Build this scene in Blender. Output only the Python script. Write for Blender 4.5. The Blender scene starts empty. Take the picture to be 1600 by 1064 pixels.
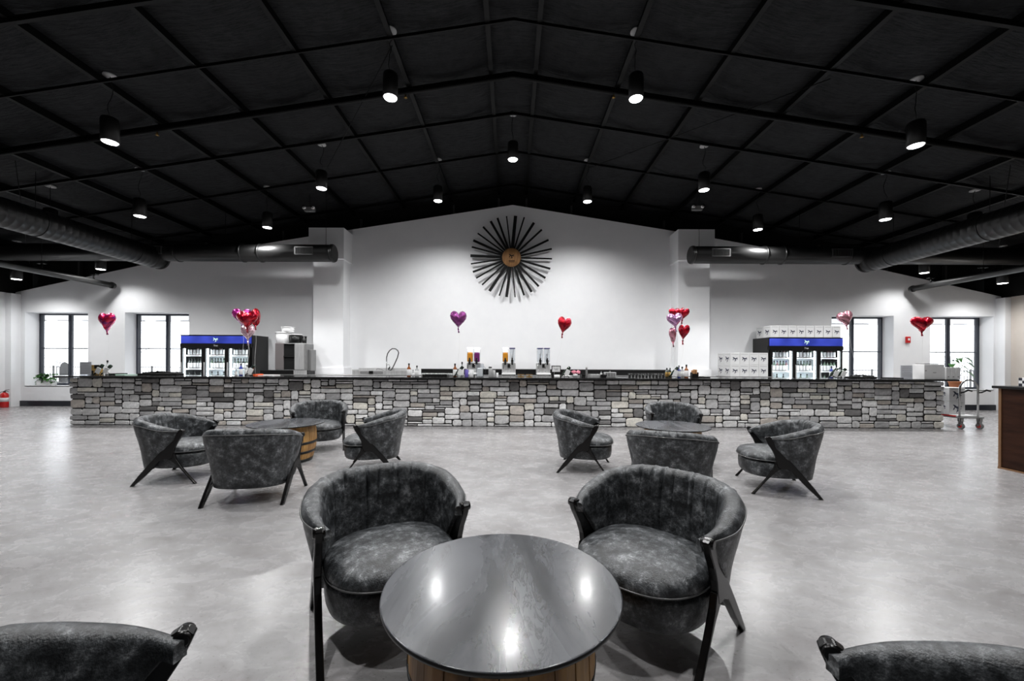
import bpy, math, random
from mathutils import Vector, Matrix
PI = math.pi
SC = bpy.context.scene
COL = SC.collection
F = 622.0            # focal length in pixels of the 1600 px wide picture
CAMZ = 1.40
HOR = 568.0

# ------------------------------------------------------------------ camera, sky, light, exposure
cd = bpy.data.cameras.new('camera'); cam = bpy.data.objects.new('camera', cd); COL.objects.link(cam)
cd.sensor_width = 36; cd.lens = 36 * F / 1600; cd.shift_y = (HOR - 532) / 1600
cd.clip_start = .05; cd.clip_end = 300
cam.matrix_world = Matrix.Translation((0, 0, CAMZ)) @ Matrix.Rotation(PI/2, 4, 'X') @ Matrix.Rotation(math.radians(.25), 4, 'Z')
SC.camera = cam
w = bpy.data.worlds.new('world'); SC.world = w; w.use_nodes = True
w.node_tree.nodes['Background'].inputs[0].default_value = (.93, .96, 1, 1)
w.node_tree.nodes['Background'].inputs[1].default_value = 4.5
LAMP_W = 590.0
SC.view_settings.view_transform = 'Standard'; SC.view_settings.look = 'None'
SC.view_settings.exposure = 0.0; SC.view_settings.gamma = 1; SC.view_settings.use_curve_mapping = False

ORD = ['first','second','third','fourth','fifth','sixth','seventh','eighth','ninth','tenth','eleventh','twelfth','thirteenth','fourteenth','fifteenth','sixteenth','seventeenth']
# ------------------------------------------------------------------ helpers
def X(px, Y): return (px - 800) * Y / F
def Z(px, py, Y): return CAMZ - (py - .0044*(px-800) - HOR) * Y / F

class MB:
    def __init__(s): s.v = []; s.f = []; s.m = []; s.s = []
    def add(s, vs, fs, mat=0, smooth=False):
        b = len(s.v); s.v += [tuple(p) for p in vs]
        for f in fs: s.f.append(tuple(b+i for i in f)); s.m.append(mat); s.s.append(smooth)
        return s
    def box(s, x0, x1, y0, y1, z0, z1, mat=0, M=None, bev=0):
        if bev > 0:
            bev = min(bev, abs(x1-x0)*.45, abs(y1-y0)*.45, abs(z1-z0)*.45)
            vs = []; idx = {}
            xs, ys, zs = (x0, x1), (y0, y1), (z0, z1)
            for i in (0,1):
                for j in (0,1):
                    for k in (0,1):
                        sx, sy, sz = (1-2*i)*bev, (1-2*j)*bev, (1-2*k)*bev
                        c = (xs[i], ys[j], zs[k])
                        idx[i,j,k,0] = len(vs); vs.append((c[0], c[1]+sy, c[2]+sz))
                        idx[i,j,k,1] = len(vs); vs.append((c[0]+sx, c[1], c[2]+sz))
                        idx[i,j,k,2] = len(vs); vs.append((c[0]+sx, c[1]+sy, c[2]))
            fs = []
            for i in (0,1):
                q = [idx[i,a,b,0] for a,b in ((0,0),(1,0),(1,1),(0,1))]; fs.append(q if i else q[::-1])
                q = [idx[a,i,b,1] for a,b in ((0,0),(0,1),(1,1),(1,0))]; fs.append(q if i else q[::-1])
                q = [idx[a,b,i,2] for a,b in ((0,0),(1,0),(1,1),(0,1))]; fs.append(q if i else q[::-1])
            for i in (0,1):
                for j in (0,1):
                    q = [idx[i,j,0,0], idx[i,j,1,0], idx[i,j,1,1], idx[i,j,0,1]]; fs.append(q if i == j else q[::-1])
                    q = [idx[i,0,j,0], idx[i,1,j,0], idx[i,1,j,2], idx[i,0,j,2]]; fs.append(q[::-1] if i == j else q)
                    q = [idx[0,i,j,1], idx[1,i,j,1], idx[1,i,j,2], idx[0,i,j,2]]; fs.append(q if i == j else q[::-1])
                    for k in (0,1):
                        q = [idx[i,j,k,0], idx[i,j,k,1], idx[i,j,k,2]]; fs.append(q if (i+j+k) % 2 else q[::-1])
        else:
            vs = [(x, y, z) for x in (x0, x1) for y in (y0, y1) for z in (z0, z1)]
            fs = [(0,1,3,2),(4,6,7,5),(0,4,5,1),(2,3,7,6),(0,2,6,4),(1,5,7,3)]
        if M is not None: vs = [M @ Vector(p) for p in vs]
        return s.add(vs, fs, mat)
    def lathe(s, prof, n=24, mat=0, M=None, smooth=True, mats=None, cx=0, cy=0):
        vs = []; fs = []
        for r, z in prof:
            for k in range(n):
                a = 2*PI*k/n; vs.append((cx+r*math.cos(a), cy+r*math.sin(a), z))
        if M is not None: vs = [M @ Vector(p) for p in vs]
        b = len(s.v); s.v += [tuple(p) for p in vs]
        for i in range(len(prof)-1):
            mm = mats[i] if mats else mat
            for k in range(n):
                s.f.append((b+i*n+k, b+i*n+(k+1) % n, b+(i+1)*n+(k+1) % n, b+(i+1)*n+k)); s.m.append(mm); s.s.append(smooth)
        if prof[0][0] > 1e-5:
            s.f.append(tuple(b+k for k in range(n))[::-1]); s.m.append(mats[0] if mats else mat); s.s.append(False)
        if prof[-1][0] > 1e-5:
            e = b+(len(prof)-1)*n; s.f.append(tuple(e+k for k in range(n))); s.m.append(mats[-1] if mats else mat); s.s.append(False)
        return s
    def tube(s, pts, r, n=8, mat=0, closed=False, smooth=True):
        pts = [Vector(p) for p in pts]; N = len(pts); rs = r if isinstance(r, (list, tuple)) else [r]*N
        vs = []; up = None
        for i, p in enumerate(pts):
            if closed: t = pts[(i+1) % N] - pts[i-1]
            else: t = pts[min(i+1, N-1)] - pts[max(i-1, 0)]
            t.normalize()
            if up is None:
                up = Vector((0, 0, 1)) if abs(t.z) < .9 else Vector((1, 0, 0))
            a = t.cross(up)
            if a.length < 1e-4: a = t.cross(Vector((1, .3, 0)))
            a.normalize(); b2 = a.cross(t); up = b2
            for k in range(n):
                q = 2*PI*k/n; vs.append(p + a*math.cos(q)*rs[i] + b2*math.sin(q)*rs[i])
        fs = []
        for i in range(N if closed else N-1):
            j = (i+1) % N
            for k in range(n): fs.append((i*n+k, i*n+(k+1) % n, j*n+(k+1) % n, j*n+k))
        b = len(s.v); s.add(vs, fs, mat, smooth)
        if not closed:
            s.f.append(tuple(b+k for k in range(n))[::-1]); s.m.append(mat); s.s.append(False)
            s.f.append(tuple(b+(N-1)*n+k for k in range(n))); s.m.append(mat); s.s.append(False)
        return s
    def prism(s, poly, a0, a1, axis='y', mat=0, M=None, smooth=False):
        n = len(poly)
        def mk(p, a):
            if axis == 'y': return (p[0], a, p[1])
            if axis == 'x': return (a, p[0], p[1])
            return (p[0], p[1], a)
        vs = [mk(p, a0) for p in poly] + [mk(p, a1) for p in poly]
        if M is not None: vs = [M @ Vector(p) for p in vs]
        fs = [tuple(range(n))[::-1], tuple(range(n, 2*n))]
        b = len(s.v); s.add(vs, fs, mat)
        for i in range(n):
            j = (i+1) % n; s.f.append((b+i, b+j, b+n+j, b+n+i)); s.m.append(mat); s.s.append(smooth)
        return s
    def mesh(s, name, mats):
        me = bpy.data.meshes.new(name); me.from_pydata(s.v, [], s.f)
        for m in (mats if isinstance(mats, (list, tuple)) else [mats]): me.materials.append(m)
        me.polygons.foreach_set('material_index', s.m); me.polygons.foreach_set('use_smooth', s.s)
        me.update()
        import bmesh
        bm = bmesh.new(); bm.from_mesh(me); bmesh.ops.recalc_face_normals(bm, faces=bm.faces); bm.to_mesh(me); bm.free()
        return me
    def build(s, name, mats, parent=None, loc=None):
        o = bpy.data.objects.new(name, s.mesh(name, mats)); COL.objects.link(o)
        if parent: o.parent = parent
        if loc: o.location = loc
        return o

def tag(o, label=None, cat=None, group=None, kind=None):
    if label: o['label'] = label
    if cat: o['category'] = cat
    if group: o['group'] = group
    if kind: o['kind'] = kind
    return o
def thing(name, label, cat, loc=(0,0,0), rz=0, group=None):
    o = bpy.data.objects.new(name, None); COL.objects.link(o); o.empty_display_size = .1
    o.location = loc; o.rotation_euler = (0, 0, rz); return tag(o, label, cat, group)
def struct(name, mb, mat, parent=None):
    o = mb.build(name, mat, parent)
    if not parent: o['kind'] = 'structure'
    return o
KIDS = {}
def dup(root, loc=None, rz=None, label=None, group=None, parent=None):
    c = root.copy(); COL.objects.link(c)
    if parent: c.parent = parent
    if loc is not None: c.location = loc
    if rz is not None: c.rotation_euler = (0, 0, rz)
    if label: c['label'] = label
    if group: c['group'] = group
    if root.name not in KIDS: KIDS[root.name] = [o for o in bpy.data.objects if o.parent == root]
    for ch in KIDS[root.name]: dup(ch, parent=c)
    return c

# ------------------------------------------------------------------ materials
def mat(name, col=(.5,.5,.5), rough=.5, metal=0, emit=None, es=1, spec=.5, coat=0):
    m = bpy.data.materials.new(name); m.use_nodes = True
    b = m.node_tree.nodes['Principled BSDF']
    b.inputs['Base Color'].default_value = (*col, 1); b.inputs['Roughness'].default_value = rough
    b.inputs['Metallic'].default_value = metal; b.inputs['Specular IOR Level'].default_value = spec
    b.inputs['Coat Weight'].default_value = coat
    if emit: b.inputs['Emission Color'].default_value = (*emit, 1); b.inputs['Emission Strength'].default_value = es
    return m
def N(m, t, **kw):
    n = m.node_tree.nodes.new(t)
    for k, v in kw.items():
        if k in ('ins',):
            for a, b in v.items(): n.inputs[a].default_value = b
        else: setattr(n, k, v)
    return n
def L(m, a, ao, b, bi): m.node_tree.links.new(a.outputs[ao], b.inputs[bi])
def noisy(name, cols, scale=5, detail=6, rough=.5, rr=None, bump=0, bscale=None, stretch=(1,1,1), metal=0, spec=.5, dist=0, pos=(.3,.7), coat=0, rot=(0,0,0), nr=.6):
    m = mat(name, cols[0], rough, metal, spec=spec, coat=coat); b = m.node_tree.nodes['Principled BSDF']
    tc = N(m, 'ShaderNodeTexCoord'); mp = N(m, 'ShaderNodeMapping'); mp.inputs['Scale'].default_value = stretch; mp.inputs['Rotation'].default_value = rot
    L(m, tc, 'Object', mp, 'Vector')
    n = N(m, 'ShaderNodeTexNoise', ins={'Scale': scale, 'Detail': detail, 'Distortion': dist, 'Roughness': nr}); L(m, mp, 'Vector', n, 'Vector')
    r = N(m, 'ShaderNodeValToRGB'); cr = r.color_ramp
    cr.elements[0].position = pos[0]; cr.elements[0].color = (*cols[0], 1); cr.elements[1].position = pos[1]; cr.elements[1].color = (*cols[-1], 1)
    for i, c in enumerate(cols[1:-1]):
        e = cr.elements.new(pos[0]+(pos[1]-pos[0])*(i+1)/(len(cols)-1)); e.color = (*c, 1)
    L(m, n, 'Fac', r, 'Fac'); L(m, r, 'Color', b, 'Base Color')
    if rr:
        q = N(m, 'ShaderNodeMapRange', ins={'To Min': rr[0], 'To Max': rr[1], 'From Min': .3, 'From Max': .7}); L(m, n, 'Fac', q, 'Value'); L(m, q, 'Result', b, 'Roughness')
    if bump:
        n2 = N(m, 'ShaderNodeTexNoise', ins={'Scale': bscale or scale*4, 'Detail': 4}); L(m, mp, 'Vector', n2, 'Vector')
        bp = N(m, 'ShaderNodeBump', ins={'Strength': bump, 'Distance': .01}); L(m, n2, 'Fac', bp, 'Height'); L(m, bp, 'Normal', b, 'Normal')
    return m
g3 = lambda v: (v, v, v)
M_wall = noisy('wall_paint', [(.84,.845,.86), (.87,.875,.885)], 3, rough=.75, bump=.05, bscale=120)
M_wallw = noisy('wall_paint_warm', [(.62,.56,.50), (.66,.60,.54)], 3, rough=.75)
M_black = noisy('black_paint', [g3(.004), g3(.008)], 6, rough=.6, spec=.25)
M_steelblk = mat('black_steel', g3(.0018), .5, spec=.2)
M_base = mat('baseboard_black', (.012,.014,.02), .35)
M_frame = mat('window_frame', (.025,.03,.045), .35)
M_white = mat('white_enamel', g3(.8), .35)
M_whitep = mat('white_plastic', g3(.78), .4)
M_chrome = mat('chrome', g3(.45), .15, 1)
M_steel = noisy('brushed_steel', [g3(.5), g3(.66)], 30, rough=.3, metal=.45, stretch=(1,1,.1))
M_blackp = mat('black_plastic', g3(.006), .35, spec=.35)
M_blackm = mat('black_matte', g3(.005), .7, spec=.25)
M_navy = mat('navy_glaze', (.02,.02,.12), .3)
M_lacq = mat('black_lacquered_wood', (.004,.0035,.0035), .25, spec=.35)
M_leather = noisy('grey_leather', [(.005,.0055,.006), (.020,.022,.024), (.078,.083,.088), (.29,.30,.31)], 13, detail=12, rough=.42, rr=(.48,.34), bump=.3, bscale=160, pos=(.37,.65), nr=.8, spec=.5)
M_piping = mat('piping_leather', g3(.09), .3)
M_lidg = mat('lamp_glow', g3(.8), .5, emit=(1,1,1), es=14)
M_canopy = mat('canopy_grey', g3(.5), .4)
M_duct = noisy('duct_black', [g3(.004), g3(.007)], 4, rough=.36, metal=.0, spec=.5)
M_concrete = noisy('patio_concrete', [g3(.55), g3(.65)], 2, rough=.8)
M_string = mat('balloon_string', g3(.75), .5)
M_mortar = mat('mortar', (.015,.014,.013), .9)
M_paper = mat('paper', g3(.72), .7)
M_ink = mat('ink', (.02,.025,.05), .6)
M_inkg = mat('grey_ink', g3(.22), .6)
M_amber = mat('amber_bottle', (.22,.06,.012), .12, coat=.5)
M_clearb = mat('pale_bottle', (.35,.36,.36), .1, coat=.5)
M_dglass = mat('dark_bottle', (.012,.02,.014), .1, coat=.5)
M_blueb = mat('blue_bottle', (.03,.05,.3), .15, coat=.5)
M_gold = mat('brass', (.55,.33,.1), .3, .8)
M_red = mat('extinguisher_red', (.55,.01,.01), .3, coat=.4)
M_green = noisy('leaf_green', [(.012,.07,.008), (.05,.19,.025)], 8, rough=.45)
M_terra = mat('terracotta', (.42,.15,.06), .7)
M_card = noisy('white_cardboard', [g3(.62), g3(.7)], 4, rough=.7)
M_carton_l = mat('carton_line', g3(.35), .7)
M_orange = mat('orange_slush', (.8,.32,.02), .3)
M_purple = mat('purple_slush', (.2,.02,.16), .3)
M_purpl = mat('violet_print', (.14,.1,.4), .4)
M_pink = mat('pink_plastic', (.75,.25,.33), .5)
M_orp = mat('orange_plastic', (.75,.1,.02), .45)
M_grayp = mat('grey_plastic', g3(.2), .4)

M_lit = mat('lit_lid', g3(.8), .5, emit=(1,1,1), es=.9)
def thin(name, tint, gl=.12, rough=.02, alpha_t=1):
    m = bpy.data.materials.new(name); m.use_nodes = True; nt = m.node_tree; nt.nodes.clear()
    o = nt.nodes.new('ShaderNodeOutputMaterial'); t = nt.nodes.new('ShaderNodeBsdfTransparent'); g = nt.nodes.new('ShaderNodeBsdfGlossy')
    t.inputs[0].default_value = (*tint, 1); g.inputs['Roughness'].default_value = rough
    x = nt.nodes.new('ShaderNodeMixShader'); lw = nt.nodes.new('ShaderNodeLayerWeight'); lw.inputs[0].default_value = .5
    pw = nt.nodes.new('ShaderNodeMath'); pw.operation = 'POWER'; pw.inputs[1].default_value = 5; nt.links.new(lw.outputs['Facing'], pw.inputs[0])
    f = nt.nodes.new('ShaderNodeMath'); f.operation = 'MULTIPLY_ADD'; f.inputs[1].default_value = .9; f.inputs[2].default_value = .05; nt.links.new(pw.outputs[0], f.inputs[0])
    nt.links.new(f.outputs[0], x.inputs[0]); nt.links.new(t.outputs[0], x.inputs[1]); nt.links.new(g.outputs[0], x.inputs[2]); nt.links.new(x.outputs[0], o.inputs[0])
    return m
M_glass = thin('window_glass', (.96,.97,.98))
M_glassware = thin('clear_acrylic', (.86,.88,.9))

# floor: stone look vinyl
def floor_mat():
    m = mat('floor_vinyl', g3(.4), .32); b = m.node_tree.nodes['Principled BSDF']
    tc = N(m, 'ShaderNodeTexCoord'); mp = N(m, 'ShaderNodeMapping'); mp.inputs['Scale'].default_value = (1, 1.6, 1); mp.inputs['Rotation'].default_value = (0,0,.45)
    L(m, tc, 'Object', mp, 'Vector')
    n1 = N(m, 'ShaderNodeTexNoise', ins={'Scale': 1.6, 'Detail': 8, 'Roughness': .62, 'Distortion': .5}); L(m, mp, 'Vector', n1, 'Vector')
    n2 = N(m, 'ShaderNodeTexNoise', ins={'Scale': 5.5, 'Detail': 9, 'Roughness': .68, 'Distortion': .6}); L(m, mp, 'Vector', n2, 'Vector')
    r1 = N(m, 'ShaderNodeValToRGB'); e = r1.color_ramp.elements; e[0].position = .3; e[0].color = (.23,.221,.222,1); e[1].position = .68; e[1].color = (.33,.325,.328,1)
    r2 = N(m, 'ShaderNodeValToRGB'); e = r2.color_ramp.elements; e[0].position = .34; e[0].color = (.80,.785,.78,1); e[1].position = .66; e[1].color = (1.06,1.06,1.06,1)
    e2 = r2.color_ramp.elements.new(.45); e2.color = (.93,.925,.925,1)
    L(m, n1, 'Fac', r1, 'Fac'); L(m, n2, 'Fac', r2, 'Fac')
    mx = N(m, 'ShaderNodeMixRGB', blend_type='MULTIPLY'); mx.inputs[0].default_value = 1; L(m, r1, 'Color', mx, 1); L(m, r2, 'Color', mx, 2)
    n3 = N(m, 'ShaderNodeTexNoise', ins={'Scale': 40, 'Detail': 3, 'Roughness': .6}); L(m, mp, 'Vector', n3, 'Vector')
    r3 = N(m, 'ShaderNodeValToRGB'); e = r3.color_ramp.elements; e[0].position = .28; e[0].color = (.55,.53,.52,1); e[1].position = .4; e[1].color = (1,1,1,1); L(m, n3, 'Fac', r3, 'Fac')
    my = N(m, 'ShaderNodeMixRGB', blend_type='MULTIPLY'); my.inputs[0].default_value = 1; L(m, mx, 'Color', my, 1); L(m, r3, 'Color', my, 2)
    L(m, my, 'Color', b, 'Base Color')
    q = N(m, 'ShaderNodeMapRange', ins={'From Min': .3, 'From Max': .7, 'To Min': .25, 'To Max': .29}); L(m, n2, 'Fac', q, 'Value'); L(m, q, 'Result', b, 'Roughness')
    bp = N(m, 'ShaderNodeBump', ins={'Strength': .05, 'Distance': .003}); L(m, n2, 'Fac', bp, 'Height'); L(m, bp, 'Normal', b, 'Normal')
    return m
M_floor = floor_mat()

def ceil_mat():
    m = mat('ceiling_insulation', g3(.02), .7, spec=.25); b = m.node_tree.nodes['Principled BSDF']
    tc = N(m, 'ShaderNodeTexCoord'); n = N(m, 'ShaderNodeTexNoise', ins={'Scale': 5, 'Detail': 8, 'Roughness': .75}); L(m, tc, 'Object', n, 'Vector')
    r = N(m, 'ShaderNodeValToRGB'); e = r.color_ramp.elements; e[0].position = .3; e[0].color = (.0015,.0016,.0018,1); e[1].position = .7; e[1].color = (.020,.0212,.0235,1)
    L(m, n, 'Fac', r, 'Fac'); L(m, r, 'Color', b, 'Base Color')
    mp = N(m, 'ShaderNodeMapping'); mp.inputs['Scale'].default_value = (2, 9, 2); L(m, tc, 'Object', mp, 'Vector')
    n2 = N(m, 'ShaderNodeTexNoise', ins={'Scale': 2, 'Detail': 6, 'Roughness': .6}); L(m, mp, 'Vector', n2, 'Vector')
    bp = N(m, 'ShaderNodeBump', ins={'Strength': .9, 'Distance': .06}); L(m, n2, 'Fac', bp, 'Height'); L(m, bp, 'Normal', b, 'Normal')
    return m
M_ceil = ceil_mat()

def stone_mat():
    m = mat('ledge_stone', g3(.4), .8); b = m.node_tree.nodes['Principled BSDF']
    a = N(m, 'ShaderNodeAttribute', attribute_name='tone')
    tc = N(m, 'ShaderNodeTexCoord'); n = N(m, 'ShaderNodeTexNoise', ins={'Scale': 14, 'Detail': 8, 'Roughness': .7}); L(m, tc, 'Object', n, 'Vector')
    r = N(m, 'ShaderNodeValToRGB'); e = r.color_ramp.elements; e[0].position = .3; e[0].color = g3(.62)+(1,); e[1].position = .65; e[1].color = g3(1.12)+(1,)
    L(m, n, 'Fac', r, 'Fac')
    mx = N(m, 'ShaderNodeMixRGB', blend_type='MULTIPLY'); mx.inputs[0].default_value = 1; L(m, a, 'Color', mx, 1); L(m, r, 'Color', mx, 2); L(m, mx, 'Color', b, 'Base Color')
    bp = N(m, 'ShaderNodeBump', ins={'Strength': .5, 'Distance': .015}); L(m, n, 'Fac', bp, 'Height'); L(m, bp, 'Normal', b, 'Normal')
    return m
M_stone = stone_mat()

def table_mat():
    m = mat('dark_slab', g3(.1), .2, coat=.22); b = m.node_tree.nodes['Principled BSDF']
    b.inputs['Coat Roughness'].default_value = .13; tc = N(m, 'ShaderNodeTexCoord'); mp = N(m, 'ShaderNodeMapping'); mp.inputs['Scale'].default_value = (1.6, .45, 1); mp.inputs['Rotation'].default_value = (0,0,.35); L(m, tc, 'Object', mp, 'Vector')
    n = N(m, 'ShaderNodeTexNoise', ins={'Scale': 2.6, 'Detail': 9, 'Roughness': .55, 'Distortion': .6}); L(m, mp, 'Vector', n, 'Vector')
    r = N(m, 'ShaderNodeValToRGB'); e = r.color_ramp.elements; e[0].position = .36; e[0].color = (.012,.014,.017,1); e[1].position = .62; e[1].color = (.082,.086,.096,1)
    e2 = r.color_ramp.elements.new(.47); e2.color = (.05,.053,.06,1)
    L(m, n, 'Fac', r, 'Fac')
    # broken dark grain lines in a band
    mp2 = N(m, 'ShaderNodeMapping'); mp2.inputs['Scale'].default_value = (7, 1.6, 1); mp2.inputs['Rotation'].default_value = (0,0,.35); L(m, tc, 'Object', mp2, 'Vector')
    v = N(m, 'ShaderNodeTexNoise', ins={'Scale': 3.0, 'Detail': 7, 'Roughness': .7, 'Distortion': 1.0}); L(m, mp2, 'Vector', v, 'Vector')
    rv = N(m, 'ShaderNodeValToRGB'); q = rv.color_ramp; q.elements[0].position = .455; q.elements[0].color = (0,0,0,1); q.elements[1].position = .545; q.elements[1].color = (0,0,0,1)
    k = q.elements.new(.5); k.color = (1,1,1,1); L(m, v, 'Fac', rv, 'Fac')
    sx = N(m, 'ShaderNodeSeparateXYZ'); L(m, mp, 'Vector', sx, 'Vector')
    band = N(m, 'ShaderNodeValToRGB'); q = band.color_ramp; q.elements[0].position = 0; q.elements[0].color = (0,0,0,1); q.elements[1].position = 1; q.elements[1].color = (0,0,0,1)
    for p_, c_ in ((.18,0),(.21,.8),(.25,0),(.47,0),(.55,1),(.66,1),(.72,0)): k = q.elements.new(p_); k.color = (c_,c_,c_,1)
    mr = N(m, 'ShaderNodeMapRange', ins={'From Min': -.75, 'From Max': .75}); L(m, sx, 'X', mr, 'Value'); L(m, mr, 'Result', band, 'Fac')
    mu = N(m, 'ShaderNodeMath', operation='MULTIPLY'); L(m, rv, 'Color', mu, 0); L(m, band, 'Color', mu, 1)
    mx = N(m, 'ShaderNodeMixRGB'); mx.inputs[2].default_value = (.004,.004,.005,1); L(m, mu, 'Value', mx, 0); L(m, r, 'Color', mx, 1); L(m, mx, 'Color', b, 'Base Color')
    n3 = N(m, 'ShaderNodeTexNoise', ins={'Scale': 160, 'Detail': 2}); L(m, tc, 'Object', n3, 'Vector')
    bp = N(m, 'ShaderNodeBump', ins={'Strength': .06, 'Distance': .002}); L(m, n3, 'Fac', bp, 'Height'); L(m, bp, 'Normal', b, 'Normal')
    q = N(m, 'ShaderNodeMapRange', ins={'From Min': .3, 'From Max': .7, 'To Min': .24, 'To Max': .3}); L(m, n, 'Fac', q, 'Value'); L(m, q, 'Result', b, 'Roughness')
    return m
M_slab = table_mat()
M_slabedge = mat('slab_edge_black', g3(.006), .4)
M_stave = noisy('barrel_oak', [(.03,.013,.004), (.27,.13,.035), (.55,.31,.095)], 6, detail=8, rough=.5, stretch=(1,1,.12), bump=.3, pos=(.32,.66), dist=.3)
M_hoop = mat('black_hoop', g3(.01), .35, .6)
M_disc = noisy('barrel_head_wood', [(.2,.09,.03), (.5,.26,.1)], 6, rough=.6, stretch=(4,1,.6))
M_cabwood = noisy('walnut_panel', [(.012,.004,.0018), (.040,.015,.008)], 5, detail=8, spec=.15, rough=.45, stretch=(1,.35,2.5), bump=.1, pos=(.3,.7))
M_bartop = noisy('bar_top_stone', [g3(.006), g3(.02)], 25, rough=.12, spec=.5)
M_backtop = noisy('back_counter_steel', [g3(.3), g3(.4)], 10, rough=.3, metal=.8)

def foil(name, col, dark):
    m = mat(name, col, .18, .75, coat=.6); b = m.node_tree.nodes['Principled BSDF']
    tc = N(m, 'ShaderNodeTexCoord'); n = N(m, 'ShaderNodeTexNoise', ins={'Scale': 14, 'Detail': 4}); L(m, tc, 'Object', n, 'Vector')
    v = N(m, 'ShaderNodeTexVoronoi', ins={'Scale': 40}); L(m, tc, 'Object', v, 'Vector')
    r = N(m, 'ShaderNodeValToRGB'); e = r.color_ramp.elements; e[0].position = .35; e[0].color = (*dark, 1); e[1].position = .6; e[1].color = (*col, 1); L(m, n, 'Fac', r, 'Fac'); L(m, r, 'Color', b, 'Base Color')
    bp = N(m, 'ShaderNodeBump', ins={'Strength': .5, 'Distance': .03}); L(m, n, 'Fac', bp, 'Height')
    b2 = N(m, 'ShaderNodeBump', ins={'Strength': .25, 'Distance': .004}); L(m, v, 'Distance', b2, 'Height'); L(m, bp, 'Normal', b2, 'Normal'); L(m, b2, 'Normal', b, 'Normal')
    return m
F_red = foil('foil_red', (.6,.005,.02), (.2,.0,.015))
F_redp = foil('foil_red_violet', (.7,.02,.06), (.16,.01,.16))
F_mag = foil('foil_magenta', (.62,.03,.3), (.25,.02,.22))
F_pur = foil('foil_purple', (.36,.08,.3), (.18,.03,.16))
F_lil = foil('foil_lilac', (.7,.38,.62), (.45,.2,.45))
F_pnk = foil('foil_pink', (.75,.36,.42), (.5,.18,.25))
F_ppl = foil('foil_pale_pink', (.85,.62,.68), (.7,.4,.5))

# ------------------------------------------------------------------ room shell
struct('floor', MB().box(-15.6, 15.35, -7, 12.95, -.1, 0), M_floor)
RIDGE = 7.1; SL = .155
def rz_(x): return RIDGE - SL*abs(x)
# ceiling: two slopes of sagging insulation blanket
PUR = [.42, 1.98, 3.52, 5.12, 6.68, 8.2, 9.75, 11.3, 12.85, 14.4, 15.9]
cb = MB(); nx, ny = 136, 84; vs = []; fs = []
allp = sorted([-p for p in PUR] + PUR)
def sag(x, y):
    k = 0
    for a, b in zip(allp, allp[1:]):
        if a <= x <= b: k = math.sin(PI*(x-a)/(b-a)); w_ = (b-a); break
    else: w_ = 1
    s2 = abs(math.sin(PI*(y+.3)/1.22))
    return .05*k*w_ + .035*(s2**.4)*k
for j in range(ny+1):
    y = -7 + 20.1*j/ny
    for i in range(nx+1):
        x = -16 + 32*i/nx; vs.append((x, y, rz_(x) - sag(x, y)))
for j in range(ny):
    for i in range(nx): a = j*(nx+1)+i; fs.append((a, a+1, a+nx+2, a+nx+1))
cb.add(vs, fs, 0, True)
ceiling = cb.build('ceiling', M_ceil); ceiling['kind'] = 'structure'
for x in allp:
    p = MB(); z = rz_(x)
    p.box(x-.01, x+.01, -7, 12.9, z-.15, z-.0); p.box(x-.04, x+.04, -7, 12.9, z-.16, z-.148)
    p.build('purlin', M_steelblk, ceiling)
for Y, t, d in ((-4.6,.04,.2),(-2.2,.04,.2),(0.2,.04,.2),(2.5,.04,.2),(4.0,.03,.19),(5.25,.05,.22),(6.4,.02,.19),(7.57,.06,.25),(8.8,.035,.20),(10.4,.025,.18),(12.3,.035,.20)):
    for s in (-1, 1):
        p = MB(); pts = [(0, RIDGE-d), (s*16, rz_(16)-d), (s*16, rz_(16)-d+t+.03), (0, RIDGE-d+t+.03)]
        p.prism(pts, Y-t/2, Y+t/2, 'y'); p.build('rafter', M_steelblk, ceiling)
for pts in (((-9.5,7.6,rz_(9.5)-.4), (-14.8,12.2,rz_(14.8)-.4)), ((-14.8,7.6,rz_(14.8)-.4), (-9.5,12.2,rz_(9.5)-.4)), ((9.5,7.6,rz_(9.5)-.4), (14.8,12.2,rz_(14.8)-.4)), ((14.8,7.6,rz_(14.8)-.4), (9.5,12.2,rz_(9.5)-.4)),
            ((-1.95,6.4,6.5), (-5.1,10.4,6.0)), ((5.1,6.4,6.0),(1.95,10.4,6.5))):
    MB().tube(pts, .008, 6).build('brace_rod', M_steelblk, ceiling)
MB().tube([(-15.5,7.45,rz_(15.5)-.33),(0,7.45,RIDGE-.33),(15.3,7.45,rz_(15.3)-.33)], .035, 8).build('sprinkler_pipe', M_steelblk, ceiling)

# back wall with four deep window openings
Y0, Y1 = 12.5, 12.95
XL, XR = -15.6, 15.35
ZS, ZT = .636, 2.95
WINS = [(-15.3, -13.32), (-12.16, -10.15), (10.03, 11.98), (13.13, 15.12)]
TOP = [(-15.6, 3.57), (-10.65, 4.66), (-5.2, 5.56), (0, 6.38), (5.2, 5.56), (10.65, 4.60), (15.35, 3.57)]
def topz(x):
    for (a, za), (b, zb) in zip(TOP, TOP[1:]):
        if a <= x <= b: return za + (zb-za)*(x-a)/(b-a)
    return TOP[-1][1]
bx = sorted(set([XL, XR] + [p for w_ in WINS for p in w_] + [t[0] for t in TOP]))
wb = MB()
for a, b in zip(bx, bx[1:]):
    mid = (a+b)/2; inw = any(p < mid < q for p, q in WINS)
    segs = [(0, ZS, ZS), (ZT, topz(a), topz(b))] if inw else [(0, topz(a), topz(b))]
    for z0, za, zb in segs: wb.prism([(a, z0), (b, z0), (b, zb), (a, za)], Y0, Y1, 'y')
wall_back = struct('wall_back', wb, M_wall)
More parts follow.
